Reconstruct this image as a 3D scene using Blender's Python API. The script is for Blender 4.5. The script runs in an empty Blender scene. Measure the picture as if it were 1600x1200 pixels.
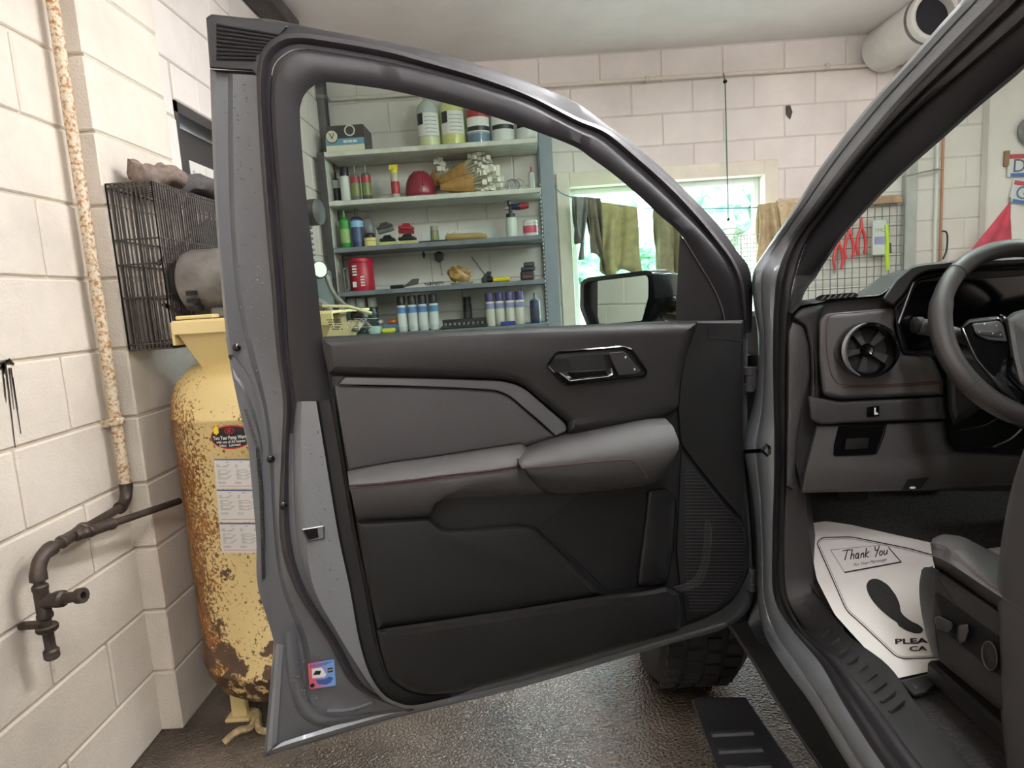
import bpy, math, random
from mathutils import Vector, Matrix
random.seed(7)
V = Vector
sc = bpy.context.scene
COL = sc.collection

# ------------------------------------------------------------------ camera
F, PITCH, ROLL, YAW, H = 993.0, 0.13749, 0.06411, 0.01537, 1.30
CAM = V((0, 0, H))
_f0 = V((-math.sin(YAW), math.cos(YAW), 0)); _r0 = V((math.cos(YAW), math.sin(YAW), 0)); _z = V((0, 0, 1))
FW = _f0 * math.cos(PITCH) - _z * math.sin(PITCH)
_u0 = _f0 * math.sin(PITCH) + _z * math.cos(PITCH)
RI = _r0 * math.cos(ROLL) - _u0 * math.sin(ROLL)
UP = _u0 * math.cos(ROLL) + _r0 * math.sin(ROLL)
cd = bpy.data.cameras.new('camera'); cam = bpy.data.objects.new('camera', cd); COL.objects.link(cam)
cd.sensor_width = 36; cd.lens = F / 1600 * 36; cd.clip_start = 0.02; cd.clip_end = 200
cam.matrix_world = Matrix(((RI.x, UP.x, -FW.x, 0), (RI.y, UP.y, -FW.y, 0), (RI.z, UP.z, -FW.z, H), (0, 0, 0, 1)))
sc.camera = cam

# ------------------------------------------------------------------ world, exposure
world = bpy.data.worlds.new('world'); sc.world = world; world.use_nodes = True
_bg = world.node_tree.nodes['Background']
_bg.inputs[0].default_value = (0.86, 0.95, 1.0, 1); _bg.inputs[1].default_value = 14.0
sc.view_settings.view_transform = 'Standard'; sc.view_settings.look = 'None'
sc.view_settings.gamma = 1.0; sc.view_settings.use_curve_mapping = False
sc.view_settings.exposure = 0.5
LAMP_GLOW = 128.0         # glow of the bare ceiling tubes

# ------------------------------------------------------------------ measuring helpers (photograph pixel -> point in the room)
def ray(px, py): return FW + RI * ((px - 800) / F) + UP * ((600 - py) / F)
def atX(px, py, x): d = ray(px, py); return CAM + d * (x / d.x)
def atY(px, py, y): d = ray(px, py); return CAM + d * (y / d.y)
def atZ(px, py, z): d = ray(px, py); return CAM + d * ((z - H) / d.z)
def atP(px, py, p, n): d = ray(px, py); return CAM + d * ((p - CAM).dot(n) / d.dot(n))
DA = V((-0.576, 1.184, 0)); DU = V((1.083, 0.391, 0)).normalized(); DN = V((DU.y, -DU.x, 0))
def Dp(px, py, w=0.0):
    """point on the opened door, w metres inboard of its outer skin (upper frame leans inboard)"""
    ww = w
    for _ in range(8):
        p = atP(px, py, DA + DN * ww, DN)
        ww = w + 0.16 * max(0, p.z - 1.2)
    return p
def Yf(y0): return lambda px, py, w=0.0: atY(px, py, y0 - w)
def Xf(x0): return lambda px, py, w=0.0: atX(px, py, x0 - w)
def Zf(z0): return lambda px, py, w=0.0: atZ(px, py, z0 + w)

# ------------------------------------------------------------------ mesh helpers
class MB:
    def __init__(s): s.v = []; s.f = []
    def add(s, vs, fs):
        o = len(s.v); s.v += [tuple(p) for p in vs]; s.f += [tuple(i + o for i in q) for q in fs]; return s
    def box(s, a, b, rz=0.0, c=None):
        x0, y0, z0 = a; x1, y1, z1 = b
        vs = [V(p) for p in ((x0,y0,z0),(x1,y0,z0),(x1,y1,z0),(x0,y1,z0),(x0,y0,z1),(x1,y0,z1),(x1,y1,z1),(x0,y1,z1))]
        if rz:
            c = V(c) if c else (V(a) + V(b)) / 2
            R = Matrix.Rotation(rz, 3, 'Z'); vs = [R @ (p - c) + c for p in vs]
        return s.add(vs, ((3,2,1,0),(4,5,6,7),(0,1,5,4),(1,2,6,5),(2,3,7,6),(3,0,4,7)))
    def cbox(s, a, b, ch=0.004):
        """box with chamfered edges"""
        a = V(a); b = V(b); c = (a + b) / 2; h = (b - a) / 2; ch = min(ch, h.x * .9, h.y * .9, h.z * .9)
        vs = []; idx = {}
        for sx in (-1, 1):
            for sy in (-1, 1):
                for sz in (-1, 1):
                    for ax in range(3):
                        p = V((sx * h.x, sy * h.y, sz * h.z))
                        for k in range(3):
                            if k != ax: p[k] -= ch * (sx, sy, sz)[k]
                        idx[(sx, sy, sz, ax)] = len(vs); vs.append(p + c)
        fs = []
        for ax in range(3):
            o1, o2 = [(1, 2), (2, 0), (0, 1)][ax]
            for sg in (-1, 1):
                q = []
                for s1, s2 in ((-1,-1),(1,-1),(1,1),(-1,1)):
                    t = [0,0,0]; t[ax] = sg; t[o1] = s1; t[o2] = s2; q.append(idx[(*t, ax)])
                fs.append(tuple(q if sg > 0 else q[::-1]))
            for s1 in (-1, 1):
                for s2 in (-1, 1):
                    q = []
                    for e, fa in ((-1, o1), (1, o1), (1, o2), (-1, o2)):
                        t = [0,0,0]; t[ax] = e; t[o1] = s1; t[o2] = s2; q.append(idx[(*t, fa)])
                    fs.append(tuple(q if s1 * s2 < 0 else q[::-1]))
        for sx in (-1, 1):
            for sy in (-1, 1):
                for sz in (-1, 1):
                    q = [idx[(sx, sy, sz, a_)] for a_ in range(3)]
                    fs.append(tuple(q if sx * sy * sz > 0 else q[::-1]))
        return s.add(vs, fs)
    def rings(s, rings, closed=True, cap0=False, cap1=False):
        n = len(rings[0]); vs = [p for r in rings for p in r]; fs = []
        m = n if closed else n - 1
        for i in range(len(rings) - 1):
            for j in range(m):
                k = (j + 1) % n
                fs.append((i*n+j, i*n+k, (i+1)*n+k, (i+1)*n+j))
        if cap0: fs.append(tuple(range(n))[::-1])
        if cap1: fs.append(tuple((len(rings)-1)*n + j for j in range(n)))
        return s.add(vs, fs)
    def tube(s, pts, r, seg=8, cap=True):
        pts = [V(p) for p in pts]; rs = []
        rad = r if isinstance(r, (list, tuple)) else [r] * len(pts)
        prev = None
        for i, p in enumerate(pts):
            t = (pts[min(i+1, len(pts)-1)] - pts[max(i-1, 0)])
            if t.length < 1e-9: t = V((0,0,1))
            t.normalize()
            if prev is None:
                a = V((0,0,1)) if abs(t.z) < .9 else V((1,0,0)); u = t.cross(a).normalized()
            else:
                u = prev - t * prev.dot(t); u = u.normalized() if u.length > 1e-6 else t.orthogonal().normalized()
            prev = u; w = t.cross(u)
            rs.append([p + (u * math.cos(2*math.pi*k/seg) + w * math.sin(2*math.pi*k/seg)) * rad[i] for k in range(seg)])
        return s.rings(rs, True, cap, cap)
    def lathe(s, prof, seg=16, base=(0,0,0), axis=(0,0,1), cap0=True, cap1=True):
        ax = V(axis).normalized(); u = ax.orthogonal().normalized(); w = ax.cross(u); b = V(base); rs = []
        for r, h in prof:
            rs.append([b + ax*h + (u*math.cos(2*math.pi*k/seg) + w*math.sin(2*math.pi*k/seg))*max(r, 1e-5) for k in range(seg)])
        return s.rings(rs, True, cap0, cap1)
    def poly(s, pts): return s.add(pts, [tuple(range(len(pts)))])
    def mesh(s, name, ang=35):
        me = bpy.data.meshes.new(name); me.from_pydata(s.v, [], s.f); me.validate()
        if ang:
            me.shade_smooth()
            for p in me.polygons:
                if len(p.vertices) > 4: p.use_smooth = False
            me.set_sharp_from_angle(angle=math.radians(ang))
        return me
    def build(s, name, m=None, parent=None, ang=35):
        return link(name, s.mesh(name, ang), m, parent)
def link(name, me, m=None, parent=None):
    o = bpy.data.objects.new(name, me); COL.objects.link(o)
    if m is not None and me is not None and not me.materials: me.materials.append(m)
    if parent is not None:
        o.parent = parent; o.matrix_parent_inverse = Matrix.Translation(-parent.location)
    return o
def empty(name, loc):
    o = bpy.data.objects.new(name, None); COL.objects.link(o); o.location = loc; o.empty_display_size = .05; return o
def tag(o, label=None, cat=None, group=None, kind=None):
    if label: o['label'] = label
    if cat: o['category'] = cat
    if group: o['group'] = group
    if kind: o['kind'] = kind
    return o
def struct(o): o['kind'] = 'structure'; return o

def rnd(pts, r=8, n=4):
    """polygon with its corners rounded; a point may carry its own radius"""
    out = []; N = len(pts)
    for i in range(N):
        p = V(pts[i][:2]); a = V(pts[i-1][:2]); b = V(pts[(i+1) % N][:2]); rr = pts[i][2] if len(pts[i]) > 2 else r
        da = (a - p); db = (b - p); d = max(.05, min(rr, da.length * .48, db.length * .48))
        p0 = p + da.normalized() * d; p1 = p + db.normalized() * d
        for k in range(n + 1):
            t = k / n; out.append(p0*(1-t)**2 + p*2*t*(1-t) + p1*t*t)
    return out
def area2(o): return sum(o[i-1].x*o[i].y - o[i].x*o[i-1].y for i in range(len(o)))
def inset(o, d):
    N = len(o); s = 1 if area2(o) > 0 else -1; r = []
    for i in range(N):
        e1 = (o[i] - o[i-1]); e2 = (o[(i+1) % N] - o[i])
        e1 = e1.normalized() if e1.length > 1e-6 else e2.normalized(); e2 = e2.normalized() if e2.length > 1e-6 else e1
        n1 = V((-e1.y, e1.x)); n2 = V((-e2.y, e2.x)); m = n1 + n2
        m = m.normalized() if m.length > 1e-6 else n1
        c = max(.45, m.dot(n1)); r.append(o[i] + m * (s * d / c))
    return r
def pad(name, pts, prof, frame, m, parent=None, r=8, n=4, ang=35, back=True, cap=True):
    """solid with a traced outline: rings at (inset in px, offset w) closed by a face"""
    raw = [V(p[:2]) for p in pts]; rad = [p[2] if len(p) > 2 else r for p in pts]
    if area2(raw) > 0: raw = raw[::-1]; rad = rad[::-1]
    R = []
    for d, w in prof:
        q = inset(raw, d) if d else raw
        q = rnd([(p.x, p.y, max(.4, rad[i] - d)) for i, p in enumerate(q)], r, n)
        R.append([frame(p.x, p.y, w) for p in q])
    return MB().rings(R, True, back, cap).build(name, m, parent, ang)
def cr(pts, n=6):
    """catmull-rom through points of any dimension"""
    P = [V(p) for p in pts]; out = []
    for i in range(len(P) - 1):
        p0 = P[max(i-1, 0)]; p1 = P[i]; p2 = P[i+1]; p3 = P[min(i+2, len(P)-1)]
        for k in range(n):
            t = k / n
            out.append(.5*((2*p1) + (p2-p0)*t + (2*p0-5*p1+4*p2-p3)*t*t + (3*p1-p0-3*p2+p3)*t*t*t))
    out.append(P[-1]); return out
def strips(name, curves, m, parent=None, n=6, ang=40, frame=None, end=False):
    """surface stretched over several matched curves; curves = [(pixel list, w), ...] or lists of 3D points"""
    rs = []
    for c in curves:
        if frame: pts, w = c; pts = [frame(p[0], p[1], p[2] if len(p) > 2 else w) for p in pts]
        else: pts = c
        rs.append(cr(pts, n))
    return MB().rings(rs, False).build(name, m, parent, ang)

# ------------------------------------------------------------------ materials
def lin(c): return tuple(((x/255)/12.92 if x/255 <= .04045 else ((x/255+.055)/1.055)**2.4) for x in c) + (1,)
MATS = {}
def mat(name, col, rough=.5, metal=0.0, var=0.0, vs=8.0, bump=0.0, bs=80.0, coat=0.0, spec=.5, col2=None, th=(.45, .6), rvar=0.0, emit=0.0, objrand=0.0, sheen=0.0):
    if name in MATS: return MATS[name]
    m = bpy.data.materials.new(name); m.use_nodes = True; MATS[name] = m
    nt = m.node_tree; N = nt.nodes; L = nt.links; b = N['Principled BSDF']
    b.inputs['Base Color'].default_value = lin(col); b.inputs['Roughness'].default_value = rough; b.inputs['Metallic'].default_value = metal
    b.inputs['Coat Weight'].default_value = coat; b.inputs['Specular IOR Level'].default_value = spec; b.inputs['Sheen Weight'].default_value = sheen
    if emit: b.inputs['Emission Color'].default_value = lin(col); b.inputs['Emission Strength'].default_value = emit
    geo = N.new('ShaderNodeNewGeometry')
    def noise(scale, det=4, rg=.6):
        t = N.new('ShaderNodeTexNoise'); t.inputs['Scale'].default_value = scale; t.inputs['Detail'].default_value = det; t.inputs['Roughness'].default_value = rg
        L.new(geo.outputs['Position'], t.inputs['Vector']); return t.outputs['Fac']
    src = None
    if var or col2:
        nz = noise(vs)
        rp = N.new('ShaderNodeValToRGB'); L.new(nz, rp.inputs[0])
        if col2:
            rp.color_ramp.elements[0].position = th[0]; rp.color_ramp.elements[1].position = th[1]
            rp.color_ramp.elements[0].color = lin(col); rp.color_ramp.elements[1].color = lin(col2)
        else:
            c0 = lin([max(0, x*(1-var)) for x in col]); c1 = lin([min(255, x*(1+var)) for x in col])
            rp.color_ramp.elements[0].position = .3; rp.color_ramp.elements[1].position = .7
            rp.color_ramp.elements[0].color = c0; rp.color_ramp.elements[1].color = c1
        src = rp.outputs[0]
    if objrand:
        oi = N.new('ShaderNodeObjectInfo'); mr = N.new('ShaderNodeMapRange'); L.new(oi.outputs['Random'], mr.inputs[0])
        mr.inputs[3].default_value = 1 - objrand; mr.inputs[4].default_value = 1 + objrand*.4
        mx = N.new('ShaderNodeVectorMath'); mx.operation = 'SCALE'
        if src: L.new(src, mx.inputs[0])
        else: mx.inputs[0].default_value = lin(col)[:3]
        L.new(mr.outputs[0], mx.inputs['Scale']); src = mx.outputs[0]
    if src: L.new(src, b.inputs['Base Color'])
    if rvar:
        nz = noise(vs*.7, 3); mr = N.new('ShaderNodeMapRange'); L.new(nz, mr.inputs[0]); mr.inputs[1].default_value = .3; mr.inputs[2].default_value = .7
        mr.inputs[3].default_value = max(.02, rough-rvar); mr.inputs[4].default_value = min(1, rough+rvar); L.new(mr.outputs[0], b.inputs['Roughness'])
    if bump:
        bp = N.new('ShaderNodeBump'); bp.inputs['Strength'].default_value = bump; bp.inputs['Distance'].default_value = .004
        L.new(noise(bs, 3), bp.inputs['Height']); L.new(bp.outputs[0], b.inputs['Normal'])
    return m
def glassmat(name, tint, refl=.9, rough=0.0, blend=.12):
    m = bpy.data.materials.new(name); m.use_nodes = True; nt = m.node_tree; N = nt.nodes; L = nt.links
    N.remove(N['Principled BSDF']); out = N['Material Output']
    tr = N.new('ShaderNodeBsdfTransparent'); tr.inputs[0].default_value = lin(tint)
    gl = N.new('ShaderNodeBsdfGlossy'); gl.inputs['Roughness'].default_value = rough; gl.inputs[0].default_value = (refl, refl, refl, 1)
    g = N.new('ShaderNodeNewGeometry'); dt = N.new('ShaderNodeVectorMath'); dt.operation = 'DOT_PRODUCT'; L.new(g.outputs['Incoming'], dt.inputs[0]); L.new(g.outputs['Normal'], dt.inputs[1])
    def mth(op, a, c=None):
        k = N.new('ShaderNodeMath'); k.operation = op
        for i, q in enumerate((a, c)):
            if q is None: continue
            if isinstance(q, (int, float)): k.inputs[i].default_value = q
            else: L.new(q, k.inputs[i])
        return k.outputs[0]
    fac = mth('ADD', .022, mth('MULTIPLY', .6, mth('POWER', mth('SUBTRACT', 1.0, mth('ABSOLUTE', dt.outputs['Value'])), 5.0)))
    mx = N.new('ShaderNodeMixShader'); L.new(fac, mx.inputs[0]); L.new(tr.outputs[0], mx.inputs[1]); L.new(gl.outputs[0], mx.inputs[2]); L.new(mx.outputs[0], out.inputs[0])
    MATS[name] = m; return m
BLOCK = mat('painted_block', (219, 209, 195), .62, var=.05, vs=3.5, bump=.7, bs=150, objrand=.05)
MORTAR = mat('painted_mortar', (196, 184, 166), .75, var=.06, vs=6, bump=.4, bs=120)
BLOCKB = mat('painted_block_back', (230, 221, 214), .6, var=.04, vs=2.5, bump=.3, bs=110, objrand=.04)
CEIL = mat('painted_ceiling', (232, 228, 224), .7, var=.03, vs=2)
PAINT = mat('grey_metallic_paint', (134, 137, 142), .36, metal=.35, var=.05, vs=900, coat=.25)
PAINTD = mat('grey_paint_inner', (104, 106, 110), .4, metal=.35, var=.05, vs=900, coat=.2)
RUBBER = mat('black_rubber', (30, 29, 30), .55, bump=.1, bs=300)
PLBLACK = mat('black_plastic', (15, 14, 15), .55, bump=.25, bs=700)
PLDARK = mat('charcoal_plastic', (42, 40, 41), .5, bump=.25, bs=700)
PLGREY = mat('dark_grey_plastic', (64, 62, 63), .5, bump=.2, bs=600)
FRAMET = mat('window_trim_black', (34, 31, 34), .5, bump=.1, bs=600)
SOFT = mat('soft_touch_grey', (86, 84, 85), .55, bump=.3, bs=900)
SOFTL = mat('leatherette_grey', (82, 80, 80), .5, bump=.3, bs=800)
GLOSSB = mat('gloss_black', (10, 10, 12), .08, coat=.6)
SILVER = mat('satin_silver', (150, 150, 153), .38, metal=.7)
CHROME = mat('chrome', (215, 215, 218), .08, metal=1)
STITCH = mat('red_stitch', (82, 48, 50), .8)
SEAM = mat('seam_dark', (16, 15, 16), .8)
WHITEP = mat('white_print', (228, 228, 226), .6)
BLACKP = mat('black_print', (26, 24, 24), .7)
IRON = mat('dark_iron_pipe', (66, 56, 50), .5, metal=.35, var=.2, vs=30, bump=.3, bs=150)
RUSTP = mat('rusty_cream_pipe', (204, 192, 168), .6, col2=(160, 108, 54), vs=95, th=(.46, .62), bump=.25, bs=140)
WIRE = mat('dark_wire', (74, 68, 64), .5, metal=.4, var=.15, vs=40)
GREYMET = mat('dull_grey_steel', (112, 108, 104), .5, metal=.3, var=.18, vs=14, bump=.1, bs=90)
BLKMET = mat('black_steel', (42, 40, 41), .5, metal=.2, var=.15, vs=20)
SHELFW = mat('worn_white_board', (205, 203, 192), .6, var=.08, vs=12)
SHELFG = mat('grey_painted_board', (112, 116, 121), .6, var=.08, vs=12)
GLASS = glassmat('car_window_glass', (238, 248, 243))
WSHIELD = glassmat('windshield_glass', (240, 247, 243))
PANE = glassmat('window_pane', (240, 250, 250))
def simple(name, col, rough=.5, metal=0.0, **k): return mat(name, col, rough, metal, **k)

def floor_mat():
    m = bpy.data.materials.new('wet_concrete'); m.use_nodes = True; nt = m.node_tree; N = nt.nodes; L = nt.links; b = N['Principled BSDF']
    g = N.new('ShaderNodeNewGeometry')
    def nz(s, d=5):
        t = N.new('ShaderNodeTexNoise'); t.inputs['Scale'].default_value = s; t.inputs['Detail'].default_value = d; L.new(g.outputs['Position'], t.inputs[0]); return t.outputs['Fac']
    r = N.new('ShaderNodeValToRGB'); L.new(nz(3.2), r.inputs[0])
    r.color_ramp.elements[0].position = .3; r.color_ramp.elements[0].color = lin((64, 55, 47)); r.color_ramp.elements[1].position = .72; r.color_ramp.elements[1].color = lin((118, 104, 92))
    L.new(r.outputs[0], b.inputs['Base Color'])
    q = N.new('ShaderNodeMapRange'); L.new(nz(2.1, 3), q.inputs[0]); q.inputs[1].default_value = .35; q.inputs[2].default_value = .65; q.inputs[3].default_value = .08; q.inputs[4].default_value = .3
    L.new(q.outputs[0], b.inputs['Roughness']); b.inputs['Coat IOR'].default_value = 1.9; b.inputs['Coat Roughness'].default_value = .09
    sp = N.new('ShaderNodeSeparateXYZ'); L.new(g.outputs['Position'], sp.inputs[0]); wet = N.new('ShaderNodeMath'); wet.operation = 'ADD'; L.new(sp.outputs[0], wet.inputs[0]); L.new(nz(1.7, 3), wet.inputs[1])
    wm = N.new('ShaderNodeMapRange'); L.new(wet.outputs[0], wm.inputs[0]); wm.inputs[1].default_value = .08; wm.inputs[2].default_value = .42; wm.inputs[3].default_value = .15; L.new(wm.outputs[0], b.inputs['Coat Weight'])
    bp = N.new('ShaderNodeBump'); bp.inputs['Strength'].default_value = 1.0; bp.inputs['Distance'].default_value = .010; L.new(nz(110, 2), bp.inputs['Height'])
    L.new(bp.outputs[0], b.inputs['Normal']); L.new(bp.outputs[0], b.inputs['Coat Normal']); return m
FLOOR = floor_mat()
def tank_mat():
    m = bpy.data.materials.new('rusted_cream_tank'); m.use_nodes = True; nt = m.node_tree; N = nt.nodes; L = nt.links; b = N['Principled BSDF']
    g = N.new('ShaderNodeNewGeometry')
    def nz(s, d=5, rg=.6):
        t = N.new('ShaderNodeTexNoise'); t.inputs['Scale'].default_value = s; t.inputs['Detail'].default_value = d; t.inputs['Roughness'].default_value = rg; L.new(g.outputs['Position'], t.inputs[0]); return t.outputs['Fac']
    def mth(op, a, c):
        k = N.new('ShaderNodeMath'); k.operation = op
        for i, q in enumerate((a, c)):
            if isinstance(q, (int, float)): k.inputs[i].default_value = q
            else: L.new(q, k.inputs[i])
        return k.outputs[0]
    sp = N.new('ShaderNodeSeparateXYZ'); L.new(g.outputs['Position'], sp.inputs[0])
    def rng(src, a, c, d, e):
        q = N.new('ShaderNodeMapRange'); L.new(src, q.inputs[0]); q.inputs[1].default_value = a; q.inputs[2].default_value = c; q.inputs[3].default_value = d; q.inputs[4].default_value = e; return q.outputs[0]
    # speckled rust, heaviest down the wall side of the tank
    side = rng(sp.outputs['X'], -1.13, -.88, .26, -.08)
    topless = rng(sp.outputs['Z'], .98, 1.10, 0, -.16)
    a = mth('ADD', mth('ADD', nz(95, 3, .7), mth('MULTIPLY', nz(7, 3), .35)), mth('ADD', side, topless))
    speck = rng(a, .655, .72, 0, 1)
    # broad flaked blotches low down
    low = rng(sp.outputs['Z'], .12, .68, .20, -.06)
    bl = rng(mth('ADD', mth('ADD', nz(17, 4, .6), low), mth('MULTIPLY', side, .12)), .64, .675, 0, 1)
    cr_ = N.new('ShaderNodeValToRGB'); L.new(nz(50, 4), cr_.inputs[0]); cr_.color_ramp.elements[0].position = .35; cr_.color_ramp.elements[0].color = lin((96, 62, 34)); cr_.color_ramp.elements[1].position = .65; cr_.color_ramp.elements[1].color = lin((172, 112, 50))
    cb = N.new('ShaderNodeValToRGB'); L.new(nz(60, 4), cb.inputs[0]); cb.color_ramp.elements[0].color = lin((58, 46, 38)); cb.color_ramp.elements[1].color = lin((112, 84, 60))
    cc = N.new('ShaderNodeValToRGB'); L.new(nz(5, 3), cc.inputs[0]); cc.color_ramp.elements[0].color = lin((216, 190, 128)); cc.color_ramp.elements[1].color = lin((238, 216, 158))
    m1 = N.new('ShaderNodeMixRGB'); L.new(speck, m1.inputs[0]); L.new(cc.outputs[0], m1.inputs[1]); L.new(cr_.outputs[0], m1.inputs[2])
    m2 = N.new('ShaderNodeMixRGB'); L.new(bl, m2.inputs[0]); L.new(m1.outputs[0], m2.inputs[1]); L.new(cb.outputs[0], m2.inputs[2])
    L.new(m2.outputs[0], b.inputs['Base Color']); b.inputs['Roughness'].default_value = .42
    bp = N.new('ShaderNodeBump'); bp.inputs['Strength'].default_value = .3; bp.inputs['Distance'].default_value = .003; L.new(a, bp.inputs['Height']); L.new(bp.outputs[0], b.inputs['Normal'])
    return m
TANKM = tank_mat()
CREAM = mat('cream_enamel', (226, 204, 146), .45, var=.06, vs=9, col2=(120, 84, 48), th=(.66, .74))

def text_mb(s, org, ux, uy, size, shear=0.0, align='LEFT', bold=0.0):
    """flat lettering as real faces"""
    cu = bpy.data.curves.new('lettering', 'FONT'); cu.body = s; cu.size = 1; cu.shear = shear; cu.align_x = align; cu.offset = bold; cu.resolution_u = 3
    o = bpy.data.objects.new('lettering', cu); COL.objects.link(o)
    me = bpy.data.meshes.new_from_object(o.evaluated_get(bpy.context.evaluated_depsgraph_get()))
    vs = [V(org) + V(ux) * (v.co.x * size) + V(uy) * (v.co.y * size) for v in me.vertices]; fs = [tuple(p.vertices) for p in me.polygons]
    bpy.data.objects.remove(o); bpy.data.curves.remove(cu); bpy.data.meshes.remove(me)
    return MB().add(vs, fs)

# ------------------------------------------------------------------ room shell
RW = .2032; BL = .4064; CZ = 2.85
struct(MB().box((-1.6, -3.3, -.1), (4.8, 4.7, 0)).build('floor', FLOOR, ang=0))
struct(MB().box((-1.6, -3.3, CZ), (4.8, 4.7, CZ+.1)).build('ceiling', CEIL, ang=0))
struct(MB().box((-1.6, -3.3, 0), (4.8, -3.2, CZ)).build('wall_rear', BLOCKB, ang=0))
struct(MB().box((4.7, -3.2, 0), (4.8, 4.46, CZ)).build('wall_right', BLOCKB, ang=0))
_bm = {}
def block(parent, a, b, m):
    """one concrete block; equal sizes share a mesh"""
    a = V(a); b = V(b); k = (round(b.x-a.x, 3), round(b.y-a.y, 3), round(b.z-a.z, 3), m.name)
    if k not in _bm:
        _bm[k] = MB().cbox((0, 0, 0), b - a, .0045).mesh('block', 0); _bm[k].materials.append(m)
    o = link('block', _bm[k], None, parent); o.location = a; return o
J = .0035
wl = struct(MB().box((-1.6, -3.2, 0), (-1.2165, 1.85, CZ)).build('wall_left', MORTAR, ang=0))
yj = atX(25, 120, -1.21).y
for k in range(14):
    y = yj - BL*4 + (0 if (k - 9) % 2 == 0 else BL/2)
    while y < 1.85:
        y0 = max(y, -.5); y1 = min(y + BL, 1.85)
        if y1 - y0 > .06: block(wl, (-1.24, y0 + J, k*RW + J), (-1.21, y1 - (J if y1 < 1.849 else 0), (k+1)*RW - J), BLOCK)
        y += BL
wp = struct(MB().box((-1.6, 1.85, 0), (-1.149, 2.25, CZ)).build('wall_pilaster', MORTAR, ang=0))
wp.location.y += .004
for k in range(14):
    block(wp, (-1.5, 1.846, k*RW + J), (-1.145, 2.258, (k+1)*RW - J), BLOCK)
wf = struct(MB().box((-1.6, 2.258, 0), (-1.227, 2.47, CZ)).box((-1.6, 3.32, 0), (-1.227, 4.46, CZ)).box((-1.6, 2.47, 2.10), (-1.227, 3.32, CZ)).build('wall_far_left', MORTAR, ang=0))
for k in range(14):
    y = 2.258 - (0 if k % 2 else BL/2)
    z0, z1 = k*RW + J, (k+1)*RW - J
    while y < 4.46:
        segs = [(max(y, 2.26), min(y + BL, 4.46))]
        if z0 < 2.10: segs = [(a, min(b, 2.47)) for a, b in segs] + [(max(a, 3.32), b) for a, b in segs]
        for a, b in segs:
            if b - a > .05: block(wf, (-1.25, a + J, z0), (-1.22, b - J, z1), BLOCKB)
        y += BL
for a, b in ((2.475, 2.66), (2.66, 3.07), (3.07, 3.315)): block(wf, (-1.25, a + J, 2.10 + J), (-1.22, b - J, 11*RW - J), BLOCKB)
dr = struct(MB().cbox((-1.34, 2.50, .01), (-1.30, 3.27, 2.05), .004).build('door_1', mat('dark_door', (62, 58, 58), .45, var=.06, vs=4)))
f_ = MB(); f_.box((-1.34, 2.47, 0), (-1.224, 2.495, 2.10)); f_.box((-1.34, 3.27, 0), (-1.224, 3.32, 2.10)); f_.box((-1.34, 2.47, 2.06), (-1.224, 3.27, 2.10))
f_.build('door_frame', mat('dark_door_frame', (62, 57, 56), .5), dr)
MB().lathe([(.03, 0), (.03, .01), (.012, .012), (.012, .04), (.028, .05), (.028, .07), (.01, .08)], 14, (-1.30, 3.18, .98), (1, 0, 0)).build('door_handle', CHROME, dr)
# back wall with its window opening
WX0, WX1, WZ0, WZ1 = .36, 1.76, .86, 2.045
wb = MB(); wb.box((-1.6, 4.466, 0), (WX0, 4.66, CZ)); wb.box((WX1, 4.466, 0), (4.8, 4.66, CZ)); wb.box((WX0, 4.466, WZ1), (WX1, 4.66, CZ)); wb.box((WX0, 4.466, 0), (WX1, 4.66, WZ0))
wb = struct(wb.build('wall_back', mat('painted_mortar_back', (214, 206, 198), .75), ang=0))
for k in range(14):
    x = .6417 - BL*6 + (0 if k % 2 else BL/2)
    z0, z1 = k*RW + J, (k+1)*RW - J
    while x < 4.3:
        segs = [(max(x, -1.22), min(x + BL, 4.3))]
        if z1 > WZ0 and z0 < WZ1 - .06: segs = [(a, min(b, WX0)) for a, b in segs] + [(max(a, WX1), b) for a, b in segs]
        for a, b in segs:
            if b - a > .05: block(wb, (a + J, 4.46, z0), (b - J, 4.48, z1), BLOCKB)
        x += BL
win = MB(); CASE = mat('cream_window_casing', (224, 216, 198), .5, var=.04, vs=6)
win.cbox((WX0-.045, 4.43, WZ0), (WX0+.045, 4.62, WZ1+.05)); win.cbox((WX1-.045, 4.43, WZ0), (WX1+.045, 4.62, WZ1+.05)); win.cbox((WX0+.045, 4.43, WZ1-.045), (WX1-.045, 4.62, WZ1+.05))
win = struct(win.build('window_1', CASE, ang=0))
s_ = MB(); s_.cbox((WX0+.045, 4.53, WZ0+.03), (WX0+.085, 4.58, WZ1-.045)); s_.cbox((WX1-.085, 4.53, WZ0+.03), (WX1-.045, 4.58, WZ1-.045)); s_.cbox((WX0+.085, 4.53, WZ1-.085), (WX1-.085, 4.58, WZ1-.045)); s_.cbox((WX0+.085, 4.53, WZ0+.03), (WX1-.085, 4.58, WZ0+.08))
s_.build('sash', mat('white_sash', (222, 228, 228), .4), win, 0)
MB().box((WX0+.08, 4.553, WZ0+.07), (WX1-.08, 4.557, WZ1-.08)).build('pane', PANE, win, 0)
MB().cbox((WX0-.06, 4.40, WZ0-.03), (WX1+.06, 4.62, WZ0+.03)).build('window_sill', CASE, win, 0)
b_ = atZ(340, 0, 2.80); e_ = atZ(432, 36, 2.80)
struct(MB().cbox((-1.21, 1.2, 2.775), (-1.08, e_.y + .1, 2.849), .008).build('trim_1', mat('dark_beam', (70, 64, 62), .6, var=.2, vs=12), ang=0))
struct(MB().cbox((2.645, 4.40, 0), (2.72, 4.459, 2.84), .006).build('shadow_strip', mat('column_shadow_grey', (176, 176, 170), .6, var=.06, vs=6), ang=0))  # grey of the column's shadow, put in as a solid strip
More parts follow.
